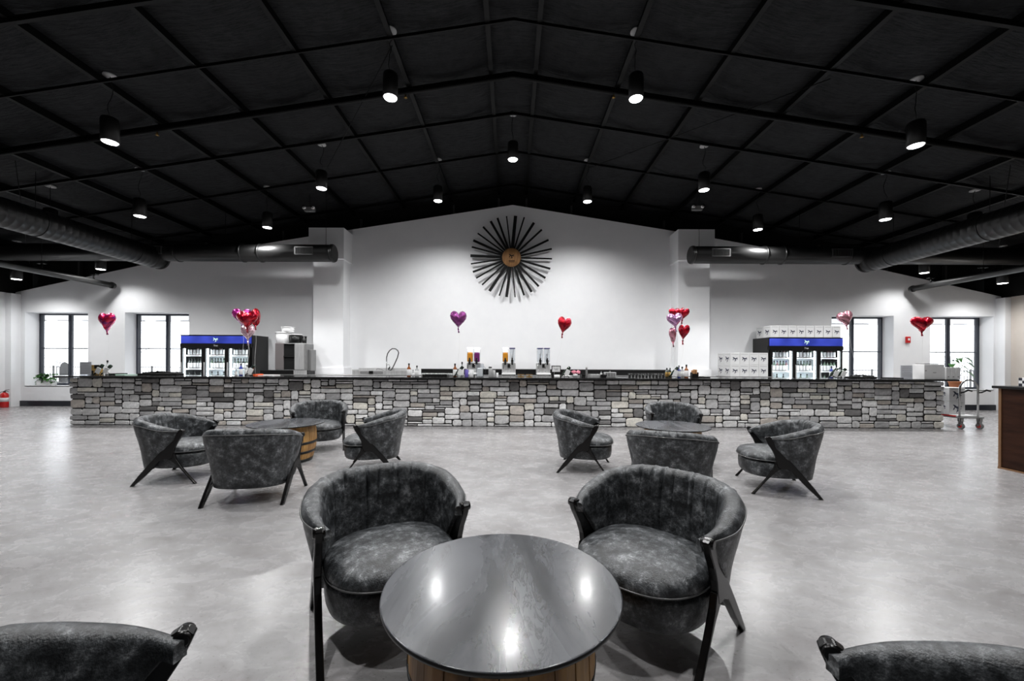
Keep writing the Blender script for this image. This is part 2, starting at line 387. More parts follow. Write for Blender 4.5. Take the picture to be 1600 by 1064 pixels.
# black painted gable above the white wall, with studs
gb = MB(); gb.prism([(-16, 3.2), (16, 3.2), (16, rz_(16)+.1), (0, RIDGE+.1), (-16, rz_(16)+.1)], 12.97, 13.05, 'y')
gable = struct('wall_gable', gb, M_black)
for x in (-14,-12.1,-9.9,-7.4,-4.9,-1.9,-.45,.45,1.9,4.9,7.4,9.9,12.1,14):
    MB().box(x-.03, x+.03, 12.85, 12.95, topz(x)+.02, rz_(x)-.3).build('stud', mat('stud_steel', g3(.05), .4) if x == -14 else bpy.data.materials['stud_steel'], gable)
# side walls (white below, black above), front wall
for nm, x0, x1, m_ in (('wall_left', XL-.2, XL, M_wall), ('wall_right', XR, XR+.2, M_wallw)):
    sw = struct(nm, MB().box(x0, x1, -7, 12.95, 0, 3.52), m_)
    struct(nm+'_upper', MB().box(x0, x1, -7, 12.95, 3.52, 5.0), M_black)
struct('wall_front', MB().box(-15.8, 15.55, -7.2, -7, 0, 3.5), M_wall)
gf = MB(); gf.prism([(-16, 3.5), (16, 3.5), (16, rz_(16)+.1), (0, RIDGE+.1), (-16, rz_(16)+.1)], -7.2, -7, 'y')
struct('wall_front_upper', gf, M_black)
struct('trim_1', MB().box(-15.6, -15.42, 12.25, 12.5, 0, 3.5), M_wall)
struct('trim_2', MB().box(15.17, 15.35, 12.25, 12.5, 0, 3.5), M_wall)
struct('baseboard_back', MB().box(-15.42, 15.17, 12.47, 12.5, 0, .17, bev=.004), M_base)
struct('baseboard_left', MB().box(-15.6, -15.57, -7, 12.25, 0, .17, bev=.004), M_base)
struct('baseboard_right', MB().box(15.32, 15.35, -7, 12.25, 0, .17, bev=.004), M_base)
# two wall columns beside the centre bay
for i, (xa, xb) in enumerate(((-6.0, -5.09), (5.0, 5.95))):
    c = MB(); c.box(xa, xb, 12.0, 12.5, 0, 4.5); col = struct('trim_%d' % (3+i), c, M_wall)
    t = MB(); zt = 5.42
    t.box(xa-.07, xb+.07, 11.85, 12.5, 4.5, zt); t.build('column_head', M_wall, col)
    MB().box(xa-.04, xb+.04, 11.96, 12.5, 0, 1.25).build('column_plinth', M_wall, col)

# windows
for i, (a, b) in enumerate(WINS):
    wn = bpy.data.objects.new('window_%d' % (i+1), None); COL.objects.link(wn); wn['kind'] = 'structure'
    wn.location = ((a+b)/2, 12.9, ZS)
    W = (b-a)/2; H = ZT-ZS
    fr = MB(); t = .045
    fr.box(-W, -W+t, -.02, .05, 0, H); fr.box(W-t, W, -.02, .05, 0, H); fr.box(-W+t, W-t, -.02, .05, H-.05, H); fr.box(-W+t, W-t, -.02, .05, 0, .07)
    fr.build('frame', M_frame, wn)
    zt = 1.83-ZS
    MB().box(-.022, .022, -.03, .05, .07, H-.05, bev=.004).box(.05, .062, -.01, .04, .07, H-.05).box(-.062, -.05, -.01, .04, .07, H-.05).build('mullion', M_frame, wn)
    for s in (-1, 1): MB().box(min(s*.062, s*(W-t)), max(s*.062, s*(W-t)), -.02, .04, zt-.017, zt+.017).build('transom', M_frame, wn)
    for s in (-1, 1):
        MB().box(s*(W-t-.05)-.012, s*(W-t-.05)+.012, -.01, .04, .07, H-.05).build('sash', M_frame, wn)
        for z0, z1 in ((.07, zt-.017), (zt+.017, H-.05)):
            x0, x1 = sorted((s*.062, s*(W-t)))
            MB().add([(x0,.015,z0),(x1,.015,z0),(x1,.015,z1),(x0,.015,z1)], [(0,1,2,3)]).build('pane', M_glass, wn)
    MB().box(-W, W, -.40, -.02, -.03, .004, bev=.004).build('sill', M_white, wn)

# outside: patio, railing, porch roof
struct('ground_outside', MB().box(-60, 60, 13.06, 90, -.15, -.02), M_concrete)
pr = MB().box(-26, 26, 13.06, 20.4, 3.75, 3.85); porch = struct('ceiling_porch', pr, M_white)
MB().box(-26, 26, 20.25, 20.4, 3.46, 3.75).build('porch_beam', M_white, porch)
for s in (-1, 1):
    for k in range(9):
        x = s*(14 + k*1.25) ; MB().box(x-.32, x+.32, 20.18, 20.25, 3.46, 3.50).build('beam_bracket', M_grayp, porch)
    for px_ in (13.9, 25.6): MB().box(s*px_-.07, s*px_+.07, 20.25, 20.39, -.02, 3.46).build('porch_post', M_white, porch)
M_rail = mat('grey_railing', g3(.05), .5)
for s in (-1, 1):
    rl = thing('railing', ('grey metal patio railing seen through the two left windows' if s < 0 else 'grey metal patio railing seen through the two right windows'), 'railing', (s*20, 20.7, -.02), 0)
    MB().box(-6.4, 6.4, -.02, .02, 1.13, 1.17).build('top_rail', M_rail, rl); MB().box(-6.4, 6.4, -.015, .015, .1, .13).build('bottom_rail', M_rail, rl)
    for k in range(81):
        x = -6.4+k*.16
        MB().box(x-.009, x+.009, -.009, .009, .13, 1.14).build('baluster', M_rail, rl) if k % 16 else MB().box(x-.03, x+.03, -.03, .03, 0, 1.22).build('post', M_rail, rl)
M_wick = noisy('grey_wicker', [g3(.03), g3(.08)], 40, rough=.7)
def wicker_chair(x, y, rz, lab):
    t = thing('patio_chair', lab, 'chair', (x, y, -.02), rz); t.scale = (.66, .66, 1)
    b = MB(); pts = []
    for i in range(13):
        a = PI*i/12; pts.append((.3*math.cos(a), .95+.45*math.sin(a)))
    b.prism(pts + [(-.28,.42),(.28,.42)], .22, .26, 'y'); b.build('backrest', M_wick, t)
    MB().box(-.3, .3, -.28, .25, .38, .45, bev=.02).build('seat', M_wick, t)
    for s in (-1, 1):
        MB().box(s*.3-.03, s*.3+.03, -.28, .25, .62, .66, bev=.01).build('armrest', M_wick, t)
        for y_ in (-.25, .22): MB().box(s*.3-.02, s*.3+.02, y_-.02, y_+.02, 0, .62).build('leg', M_wick, t)
wicker_chair(X(98, 19.4), 19.4, .4, 'grey wicker high-backed chair on the patio outside leftmost window')
# bare trees far outside
M_bark = mat('pale_bark', g3(.42), .9)
rt = random.Random(3)
for k, (x, y) in enumerate(((-48,42), (-38,40), (-30,44), (33,42), (44,40), (52,45))):
    b = MB(); b.tube([(0,0,0),(.1,0,1.2),(0,.1,2.6)], [.14,.1,.05], 6)
    for q in range(16):
        a = rt.uniform(0, 2*PI); h = rt.uniform(.6, 2.2); l = rt.uniform(.8, 1.6)
        p1 = Vector((math.cos(a)*l*.5, math.sin(a)*l*.5, h+l*.45)); p2 = Vector((math.cos(a)*l, math.sin(a)*l, h+l*.8))
        b.tube([(0,0,h), p1, p2], [.04,.025,.01], 4)
        for r_ in range(3): d = Vector((rt.uniform(-.5,.5), rt.uniform(-.5,.5), rt.uniform(.2,.6))); b.tube([p1, p1+d], [.015,.006], 3)
    tag(b.build('bare_tree', M_bark, loc=(x, y, -.02)), 'pale bare tree far beyond the railing, %s from the left' % ORD[k], 'tree', 'bare trees beyond the windows')

# ------------------------------------------------------------------ pendant lights
pm = {}
def pendant(x, y, drop, label, power=1.0, lamp=True):
    zc = rz_(x) - max(sag(x, y), .02); drop += .10 - (rz_(x) - zc)
    t = thing('pendant_light', label, 'light', (x, y, zc), 0, 'black cylinder pendants under the roof')
    key = round(drop, 2)
    if 'can' not in pm:
        pm['can'] = MB().lathe([(.09,0),(.095,-.02),(.0,-.025)], 24).mesh('canopy', M_canopy)
        c = MB(); c.lathe([(.02,.42),(.05,.41),(.108,.385),(.12,.35),(.12,0),(.108,0),(.108,.02),(0,.02)], 28); pm['shade'] = c.mesh('shade', M_blackp)
        pm['dif'] = MB().lathe([(0,-.004),(.098,-.002),(.105,.012),(0,.014)], 28).mesh('diffuser', M_lidg)
    def part(n, me, z): o = bpy.data.objects.new(n, me); COL.objects.link(o); o.parent = t; o.location = (0,0,z)
    part('ceiling_canopy', pm['can'], 0)
    r = random.Random(int(x*100)); pts = [(0,0,-.02)]
    for k in range(1, 7): q = k/7; pts.append((.035*math.sin(q*6+r.random()*3), .02*math.sin(q*5), -.02-(drop-.44)*q))
    pts.append((0,0,-(drop-.42)))
    MB().tube(pts, .006, 5).build('cord', M_blackp, t)
    part('shade', pm['shade'], -drop); part('diffuser', pm['dif'], -drop+.0)
    if lamp:
        ld = bpy.data.lights.new('pendant_lamp', 'SPOT'); ld.shadow_soft_size = .085; ld.energy = LAMP_W*power; ld.spot_size = math.radians(155); ld.spot_blend = .78
        lo = bpy.data.objects.new('pendant_lamp', ld); COL.objects.link(lo); lo.parent = t; lo.location = (0,0,-drop-.012)
D0 = 1.02
for s, sn in ((-1, 'left'), (1, 'right')):
    pendant(s*1.98, 6.42, D0, 'bright pendant of the nearest row, inner one on the %s of the ridge' % sn)
    pendant(s*6.55, 6.47, D0, 'bright pendant of the nearest row, outer one at far %s' % sn)
    pendant(s*4.3, 8.95, D0, 'second-row pendant between ridge and roof side, %s half' % sn)
    pendant(s*8.4, 8.97, D0, 'second-row pendant hanging just in front of the %s transverse duct' % sn)
    pendant(s*10.45, 9.0, .92, 'pendant half hidden above the big %s duct' % sn)
    pendant(s*1.97, 10.5, D0, 'small back-row pendant just %s of the wall sunburst' % sn)
    pendant(s*6.5, 10.55, D0, 'small back-row pendant above the %s wall column' % sn)
pendant(0, 8.95, D0, 'second-row pendant on the ridge straight above the wall sunburst')
pendant(12.0, 11.6, 1.05, 'pendant low under roof, nearer of two beyond the right duct', .3)
pendant(14.1, 11.45, 1.05, 'pendant low under roof in the far right corner', .45)
pendant(-14.2, 11.4, 1.05, 'pendant low under roof in the far left corner', .45)
pendant(-12.0, 11.6, 1.05, 'pendant behind the big left duct near the back wall', .3)
# the same grid goes on over and behind the photographer
for y, xs, wh in ((3.9, (-4.3,0,4.3), 'over the middle of the hall'), (1.4, (-2,2), 'over the nearest chairs')):
    for k, x in enumerate(xs): pendant(x, y, D0, 'pendant in the row %s, %s from the left' % (wh, ('first','second','third','fourth','fifth','sixth')[k]))

# ------------------------------------------------------------------ ducts and pipes
def duct_ring(pts, r): return MB().tube(pts, r, 28)
for s, sn in ((-1, 'left'), (1, 'right')):
    t = thing('air_duct', 'big black round air duct on the %s with its branch along the back wall' % sn, 'duct', (s*9.95, 0, 4.3)); T0 = t
    p = MB(); pts = []; rs = []
    y = -6.5
    while y < 10.9:
        pts += [(0,y,0),(0,y+.10,0),(0,y+.11,0),(0,y+.125,0)]; rs += [.29,.29,.2925,.2925]; y += .14
    p.tube(pts, rs, 28); p.build('spiral_pipe', M_duct, t)
    MB().tube([(0,10.9,0),(-s*.0,11.05,0),(0,11.2,0)], [.29,.30,.28], 28).lathe([(.29,0),(.28,.06),(.2,.12),(0,.15)], 28, M=Matrix.Translation((0,11.2,0)) @ Matrix.Rotation(-PI/2, 4, 'X')).build('end_cap', M_duct, t)
    for y in (1.5, 5.2, 8.3, 10.4):
        MB().tube([(.292*math.cos(a*PI/14), y, .292*math.sin(a*PI/14)) for a in range(28)], .008, 4, closed=True).tube([(0,y,.29),(0,y,rz_(9.95)-4.3-.2)], .006, 5).build('hanger', M_steelblk, t)
    LC = (-s*9.95, 11.1, .15)
    xa, xb = sorted((s*4.98, s*15.0))
    MB().tube([(xa,0,0),(xb,0,0)], .235, 32).build('pipe', M_duct, t, LC)
    xe = s*4.98
    MB().tube([(xe-s*.02,0,0),(xe+s*.01,0,0),(xe+s*.05,0,0)], [.235,.25,.25], 32).tube([(xe-s*.03,0,0),(xe-s*.02,0,0)], .21, 32).build('end_cap', M_duct, t, LC)
    for xx in (7.0, 7.5, 9.3, 10.6):
        MB().tube([(s*xx-.03,0,0),(s*xx-.02,0,0),(s*xx+.02,0,0),(s*xx+.03,0,0)], [.236,.255,.255,.236], 32).build('coupling', M_duct, t, LC)
    for xg, wg in ((9.0 if s > 0 else 9.85, .55), (5.7, .5)):
        gx = s*xg; gr = MB(); gr.box(gx-wg/2, gx+wg/2, -.25, -.20, -.10, .12)
        g_ = gr.build('grille', mat('grille_grey', g3(.06), .35) if 'grille_grey' not in bpy.data.materials else bpy.data.materials['grille_grey'], t, LC)
        q = MB()
        for k in range(11): xx_ = gx-wg/2+.04+k*(wg-.08)/10; q.box(xx_-.008, xx_+.008, -.262, -.25, -.07, .09)
        q.build('louvre', M_blackp, g_)
    for xx in (5.2, 8.0, 12.5): MB().tube([(s*xx,0,.23),(s*xx,0,rz_(xx)-4.45-.1)], .006, 5).build('hanger', M_steelblk, t, LC)
    t = thing('heater_pipe', 'slim black capped pipe running to the back wall at far %s' % sn, 'pipe', (s*12.3, 0, 3.75))
    MB().tube([(0,1,0),(0,12.2,0)], .085, 16).tube([(0,12.2,0),(0,12.24,0),(0,12.3,0)], [.1,.1,.08], 16).build('pipe', M_duct, t)
    for y in (11.7, 10.4, 8): MB().tube([(0,y,.08),(0,y,.2)], .02, 8).box(-.09,.09,y-.05,y+.05,.2,.23).tube([(0,y,.2),(0,y,rz_(12.3)-3.75-.1)], .005, 4).build('hanger_clamp', M_steelblk, t)
# sprinkler heads, emergency light
for i, (px_, py_) in enumerate(((244,158), (632,100), (957,102), (1345,167))):
    x = X(px_, 7.45); z = rz_(x)-.37
    tag(MB().lathe([(.012,0),(.02,-.02),(.018,-.05),(.035,-.055),(.0,-.06)], 10).build('sprinkler_head', M_gold, loc=(x, 7.45, z)), 'small brass sprinkler head on the cross pipe near the %s front-row pendant' % ('outer left', 'inner left', 'inner right', 'outer right')[i], 'sprinkler', 'sprinkler heads on the cross pipe')
for x, y, sn in ((X(483,11), 11.0, 'left'), (X(1088,11), 11.0, 'right')):
    z = rz_(x)-.6
    t = thing('emergency_light', 'small twin-head emergency light hanging above the %s wall column' % sn, 'light', (x, y, z))
    MB().box(-.14, .14, -.05, .05, -.06, .06, bev=.01).build('housing', M_grayp, t)
    MB().tube([(0,0,.06),(0,0,.42)], .008, 6).build('rod', M_blackp, t)
    for s in (-1, 1): MB().lathe([(.02,0),(.06,.07),(.055,.075),(0,.075)], 14, M=Matrix.Translation((s*.12,-.02,.06)) @ Matrix.Rotation(2.0, 4, 'X')).build('lamp_head', M_chrome, t)

# ------------------------------------------------------------------ bar: stone front
XB0, XB1, YB = -9.8, 9.58, 8.8
bar = thing('bar_counter', 'long bar counter faced with rough grey ledge stone', 'counter', (0, 0, 0))
core = MB(); core.box(XB0+.05, XB1-.05, YB+.035, 9.38, 0, 1.04); core.build('core', M_mortar, bar)
rs = random.Random(11)
def tone():
    q = rs.random()
    if q < .45: v = rs.uniform(.40,.62); c = (v, v*.99, v*.985)
    elif q < .68: v = rs.uniform(.26,.40); c = (v, v*.99, v*1.0)
    elif q < .78: v = rs.uniform(.10,.17); c = (v, v*.97, v*.96)
    elif q < .92: v = rs.uniform(.42,.6); c = (v, v*.96, v*.87)
    else: v = rs.uniform(.28,.4); c = (v, v*.91, v*.83)
    return c
def layout(cols, rows):
    occ = [[0]*cols for _ in range(rows)]; out = []
    for r in range(rows):
        c = 0
        while c < cols:
            if occ[r][c]: c += 1; continue
            free = 0
            while c+free < cols and not occ[r][c+free]: free += 1
            h = rs.choices((1,2,3,4), (14,50,29,7))[0]
            w_ = {1: rs.randint(4,9), 2: rs.randint(3,8), 3: rs.randint(3,7), 4: rs.randint(4,7)}[h]
            w_ = min(w_, free)
            if free - w_ < 3 and free > w_: w_ = free if free <= 9 else w_-2
            if w_ <= 2: h = max(h, 2)
            h = min(h, rows-r)
            for rr in range(r, r+h):
                if any(occ[rr][cc] for cc in range(c, c+w_)): h = rr-r; break
            for rr in range(r, r+h):
                for cc in range(c, c+w_): occ[rr][cc] = 1
            out.append((c, r, w_, h)); c += w_
    return out
def stone_geo(x0, x1, z0, z1, dep):
    g = .0085; x0 += g; x1 -= g; z0 += g; z1 -= g
    j = min(x1-x0, z1-z0)*.12
    R = lambda a: rs.uniform(-a, a)
    c = min(x1-x0, z1-z0)*.17
    out = [(x0+c+R(c*.4), z0+R(j*.3)), ((x0+x1)/2+R(c), z0+R(j*.5)), (x1-c+R(c*.4), z0+R(j*.3)), (x1+R(j*.25), z0+c), (x1+R(j*.25), z1-c), (x1-c+R(c*.4), z1+R(j*.3)), ((x0+x1)/2+R(c), z1+R(j*.5)), (x0+c+R(c*.4), z1+R(j*.3)), (x0+R(j*.25), z1-c), (x0+R(j*.25), z0+c)]
    cx, cz = (x0+x1)/2, (z0+z1)/2
    n = len(out); back = [(x, .06, z) for x, z in out]; mid = [(x, -dep+.012, z) for x, z in out]
    b = .011
    fr = [(x + (b if x < cx else -b), -dep+R(.004), z + (b if z < cz else -b)) for x, z in out]
    vs = back+mid+fr+[(cx+R(.02), -dep-rs.uniform(0,.007), cz)]; fs = []
    for i in range(n):
        k = (i+1) % n; fs += [(i, k, n+k, n+i), (n+i, n+k, 2*n+k, 2*n+i), (2*n+i, 2*n+k, 3*n)]
    return vs, fs
def set_tone(me, tones):
    a = me.color_attributes.new('tone', 'FLOAT_COLOR', 'CORNER')
    d = []
    for p in me.polygons:
        t = tones[p.index] if isinstance(tones, list) else tones
        d += [t[0], t[1], t[2], 1]*p.loop_total
    a.data.foreach_set('color', d)
U = .0521; rows = 20; cols = int((XB1-XB0)/.055); ux = (XB1-XB0)/cols
st = layout(cols, rows)
st = sorted(st, key=lambda q: -q[2]*q[3])
rest = MB(); rtones = []
for i, (c, r, w_, h) in enumerate(st):
    x0, x1, z0, z1 = XB0+c*ux, XB0+(c+w_)*ux, r*U, (r+h)*U
    dep = rs.uniform(.0, .028); t_ = tone(); t_ = tuple(min(v*1.5, .88) for v in t_)
    if c == 0: x0 -= rs.uniform(0,.025)
    if c+w_ == cols: x1 += rs.uniform(0,.025)
    if i < 300:
        cx, cz = (x0+x1)/2, (z0+z1)/2
        vs, fs = stone_geo(x0-cx, x1-cx, z0-cz, z1-cz, dep)
        me = bpy.data.meshes.new('stone'); me.from_pydata(vs, [], fs); me.materials.append(M_stone); set_tone(me, t_)
        o = bpy.data.objects.new('stone', me); COL.objects.link(o); o.parent = bar; o.location = (cx, YB+.03, cz)
    else:
        vs, fs = stone_geo(x0, x1, z0, z1, dep); rest.add([(a, b+YB+.03, c_) for a, b, c_ in vs], fs); rtones += [t_]*len(fs)
for s, xe in ((-1, XB0), (1, XB1)):
    for (c, r, w_, h) in layout(10, 20):
        vs, fs = stone_geo(c*.055, (c+w_)*.055, r*U, (r+h)*U, rs.uniform(0,.02)); t_ = tone()
        rest.add([((xe+b*(-1)*s*1 - s*.03) if True else 0, YB+.06+a, c_) for a, b, c_ in vs], fs); rtones += [t_]*len(fs)
me = bpy.data.meshes.new('small_stone'); me.from_pydata(rest.v, [], rest.f); me.materials.append(M_stone); set_tone(me, rtones)
o = bpy.data.objects.new('small_stone', me); COL.objects.link(o); o.parent = bar; o['kind'] = 'stuff'
BT = 1.095
tag(MB().box(-9.86, 9.62, 8.54, 9.46, 1.058, BT, bev=.008).build('countertop', M_bartop), 'long black polished stone slab on top of the stone bar', 'countertop')

# back counter under the wall
bc = thing('back_counter', 'low dark back counter with steel top against the white wall', 'counter', (0, 0, 0))
MB().box(-7.55, 5.85, 11.35, 11.93, 0, 1.03).build('cabinet', M_blackm, bc)
MB().box(-7.55, 5.9, 11.32, 11.94, 1.03, 1.06, bev=.005).build('worktop', M_backtop, bc)
for k in range(16):
    x = -7.5+k*.835; MB().box(x, x+.80, 11.33, 11.35, .1, 1.0, bev=.004).build('cabinet_door', M_blackp, bc)
BC = 1.06
rk = thing('bottle_rail', 'low black rail with pale top edge behind the slush machines', 'shelf', (0, 12.0, 0))
MB().box(-2.75, 4.78, .05, .2, 0, 1.22).build('panel', M_blackm, rk); MB().box(-2.75, 4.78, .03, .22, 1.22, 1.235).build('ledge', M_grayp, rk)

# ------------------------------------------------------------------ barrel tables
def make_table(name, loc, label, seed):
    r = random.Random(seed); t = thing(name, label, 'table', loc, r.uniform(-.3,.3) if seed != 1 else 0, 'barrel tables')
    prof = [(.0,.30),(.08,.322),(.2,.348),(.3,.357),(.42,.352),(.52,.338)]
    ns = 24
    for k in range(ns):
        a0, a1 = 2*PI*k/ns+.006, 2*PI*(k+1)/ns-.006; off = r.uniform(-.002,.002)
        vs = []
        for z, rad in prof:
            for rr, aa in ((rad+off, a0), (rad+off+.002, (a0+a1)/2), (rad+off, a1), (rad-.022, a1), (rad-.022, a0)):
                vs.append((rr*math.cos(aa), rr*math.sin(aa), z))
        fs = []
        for i in range(len(prof)-1):
            for q in range(5): fs.append((i*5+q, i*5+(q+1) % 5, i*5+5+(q+1) % 5, i*5+5+q))
        fs += [(0,1,2,3,4), tuple(len(vs)-5+q for q in range(5))]
        MB().add(vs, fs).build('stave', M_stave, t)
    def rad(z):
        for (za, ra), (zb, rb) in zip(prof, prof[1:]):
            if za <= z <= zb: return ra+(rb-ra)*(z-za)/(zb-za)
        return prof[-1][1]
    for z, hh in ((.0,.045),(.125,.035),(.255,.035)):
        z1 = z+hh; MB().lathe([(rad(z)+.0,z),(rad(z)+.006,z),(rad(z1)+.006,z1),(rad(z1)+.0,z1)], 48).build('hoop', M_hoop, t)
    MB().lathe([(0,.5),(.318,.5),(.318,.52),(0,.52)], 32).build('barrel_head', M_stave, t)
    MB().lathe([(0,.521),(.445,.521),(.455,.524),(.457,.532),(.455,.538),(.45,.54)], 96, mats=[1,1,1,1,0]).build('tabletop', [M_slab, M_slabedge], t)
    return t
make_table('barrel_table', (-.035, 1.56, 0), 'nearest round black-topped table on a wooden barrel, front centre', 1)
bt2 = make_table('barrel_table', (-3.22, 5.70, 0), 'round black table on a hooped barrel among the left far chairs', 2)
bt3 = make_table('barrel_table', (2.26, 5.6, 0), 'round black barrel table among the right far chairs', 3)
for q in (bt2, bt3): q.scale = (1.08, 1.08, 1)

# ------------------------------------------------------------------ tub armchair
TIPF = .185
def chair_path(n):
    a, b, e = .388, .368, 2/2.75; pts = []
    for i in range(401):
        th = (i/400)*PI/2; pts.append((a*math.sin(th)**e, -b*max(math.cos(th), 0)**e + 0.0))
    x0, y0 = pts[-1]
    for i in range(1, 101):
        q = i/100; pts.append((a - .058*q*q, TIPF*q))
    # resample by length
    ln = [0]
    for p, q in zip(pts, pts[1:]): ln.append(ln[-1]+math.dist(p, q))
    tot = ln[-1]; half = []; j = 0; h = n//2
    for i in range(h+1):
        d = tot*i/h
        while j < len(ln)-2 and ln[j+1] < d: j += 1
        k = (d-ln[j])/max(ln[j+1]-ln[j], 1e-9); half.append((pts[j][0]+(pts[j+1][0]-pts[j][0])*k, pts[j][1]+(pts[j+1][1]-pts[j][1])*k))
    return [(-x, y) for x, y in half[:0:-1]] + half
NP = 260
PATH = chair_path(NP)
def smooth01(t): t = max(0, min(1, t)); return t*t*(3-2*t)
def top_h(f):
    t = (TIPF-f)/.46
    return .612 + .143*(min(t, 1) if t < .8 else .8+.2*smooth01((t-.8)/.45+.0)**.8 if t < 1.25 else 1) + .008*smooth01((-f-.25)/.12)
def chair_shell():
    mb = MB(); vs = []; n = len(PATH); ring = None; pipe = []; rr_ = random.Random(5)
    pleats = [(rr_.uniform(-.26,.30), rr_.uniform(.0035,.007), rr_.uniform(.011,.019), rr_.uniform(.5,1.5)) for _ in range(9)]
    for i, (x, f) in enumerate(PATH):
        u = (i/(n-1))*2-1
        p, q = PATH[max(i-1,0)], PATH[min(i+1,n-1)]; tx, tf = q[0]-p[0], q[1]-p[1]; l = math.hypot(tx, tf); nx_, nf = tf/l, -tx/l    # outward
        if nx_*x + nf*(f-.05) < 0: nx_, nf = -nx_, -nf
        tipk = smooth01((TIPF-f)/.25)
        th = .042 + .062*tipk; zt = top_h(f)
        zb = max(.172, (f+.325)*1.20)
        zb = min(zb, zt-.05)
        # lower contour, pulled in
        sx = .88 + .12*0; bxp, bfp = x*.86, (f*.80 if f < 0 else f)
        r = th/2
        outer = []; inner = []
        def cen(z):
            k = max(0, min(1, (z-.172)/(zt-.172)))**.85
            return bxp+(x-bxp)*k, bfp+(f-bfp)*k
        NO = 9
        for j in range(NO):
            z = zb + (zt-r-zb)*j/(NO-1); cx, cf = cen(z); tt = .022+(r-.022)*smooth01((z-.35)/(zt-r-.35+1e-6))
            outer.append((cx+nx_*tt, cf+nf*tt, z))
        for j in range(1, 9):
            a = PI*j/9; z = zt-r+r*math.sin(a); cx, cf = cen(zt-r); o = r*math.cos(a); outer.append((cx+nx_*o, cf+nf*o, z))
        for j in range(13):
            z = zt-r - (zt-r-zb)*j/12; cx, cf = cen(z); tt = .03+(r-.03)*smooth01((z-.35)/(zt-r-.35+1e-6)); tt += .012*math.sin(PI*j/12)*tipk
            inner.append([cx-nx_*tt, cf-nf*tt, z])
        prof = [list(p_) for p_ in outer]+inner
        # pleats and seams on the inner side
        for m_, pt in enumerate(prof):
            if m_ >= NO+1:
                dz = zt-pt[2]; d = 0
                for (c, wd, am, ln_) in pleats:
                    cc = c + .05*dz*(1 if c > 0 else -1)
                    d += am*math.exp(-((u-cc)/(wd*1.6))**2)*math.exp(-(dz/(.18*ln_+.05))**2)*min(1, (m_-NO)/3)
                for c in (-.40, .40): d += .009*math.exp(-((u-c)/.007)**2)
                d += -.004*math.sin(u*19+pt[2]*9)*smooth01(dz/.1)
                pt[0] += nx_*d; pt[1] += nf*d
        M_ = len(prof); vs += prof
        pipe.append(prof[NO-1])
    b = 0; fs = []
    for i in range(n-1):
        for k in range(M_): fs.append((i*M_+k, i*M_+(k+1) % M_, (i+1)*M_+(k+1) % M_, (i+1)*M_+k))
    mb.add(vs, fs, 0, True)
    mb.add([vs[k] for k in range(M_)], [tuple(range(M_))]); mb.add([vs[(n-1)*M_+k] for k in range(M_)], [tuple(range(M_))])
    # push the piping just outside
    pp = []
    for i in range(0, n, 2):
        x, f = PATH[i]; v = Vector(pipe[i]); o = Vector((v.x-x*.0, v.y, 0)); d = Vector((v.x, v.y-.0, 0)).normalized(); pp.append(v+d*.003)
    return mb, MB().tube(pp, .0045, 6)
def oval(phi, fr, rear, hw, cf=.05):
    e = 2/2.7; c, s = math.cos(phi), math.sin(phi)
    x = hw*math.copysign(abs(c)**e, c); L_ = fr if s > 0 else rear
    e2 = 2/2.3 if s > 0 else 2/2.6
    return x, cf + L_*math.copysign(abs(s)**e2, s)
def rings(prof, n, fr, rear, hw, disp=None):
    mb = MB(); vs = []; fs = []
    for r, z in prof:
        for k in range(n):
            ph = 2*PI*k/n; x, f = oval(ph, fr, rear, hw)
            x, f = x*r, .05+(f-.05)*r; zz = z
            if disp: x, f, zz = disp(ph, r, x, f, z)
            vs.append((x, f, zz))
    for i in range(len(prof)-1):
        for k in range(n): fs.append((i*n+k, i*n+(k+1) % n, (i+1)*n+(k+1) % n, (i+1)*n+k))
    return mb.add(vs, fs, 0, True)
def cush_disp(ph, r, x, f, z):
    d = 0
    for c in (PI/2-.75, PI/2+.75):
        wdw = math.exp(-((ph-c)/.22)**2)
        if .85 < r <= 1 and z > .352: d += .007*math.sin((ph-c)*70)*wdw*min(1, (z-.35)*30)
    z2 = z + .006*math.sin(x*9+1)*math.cos(f*8)*(1-r)
    return x*(1+d*1.5), f-d, z2-d*.8
shell_mb, shell_pipe = chair_shell()
def frame_mb(s):
    xc = s*.366
    front = [(.205,.600),(.190,.560),(.140,.480),(.110,.41),(.108,.36),(.130,.29),(.190,.19),(.262,.09),(.335,.0)]
    
    back = [(-.325,0),(-.238,.12),(-.135,.25),(-.035,.37),(.06,.475),(.115,.55),(.145,.60)]
    tipc = [(.150,.618),(.172,.630),(.197,.628),(.212,.612)]
    
    # split: long rail (tip to rear foot) and front leg
    rail = [(.205,.595),(.190,.560),(.140,.480),(.110,.41),(.100,.35),(.085,.305),(.055,.293),(.01,.293),(-.04,.272),(-.105,.195),(-.18,.11),(-.292,0)]+back+tipc
    leg = [(.108,.36),(.130,.29),(.190,.19),(.262,.09),(.335,.0),(.306,0),(.245,.085),(.180,.17),(.12,.24),(.075,.28),(.055,.292),(.085,.305),(.100,.35)]
    a, b = xc-.018, xc+.018
    r = MB().prism(rail, a, b, 'x'); l = MB().prism(leg, a+.001, b-.001, 'x')
    # rolled tip cap
    tip = MB().tube([(xc-.028,.182,.606),(xc-.026,.182,.606),(xc+.026,.182,.606),(xc+.028,.182,.606)], [.018,.023,.023,.018], 16)
    return r, l, tip
def bevel(o, w_=.005):
    m = o.modifiers.new('bevel', 'BEVEL'); m.width = w_; m.segments = 2; m.limit_method = 'ANGLE'
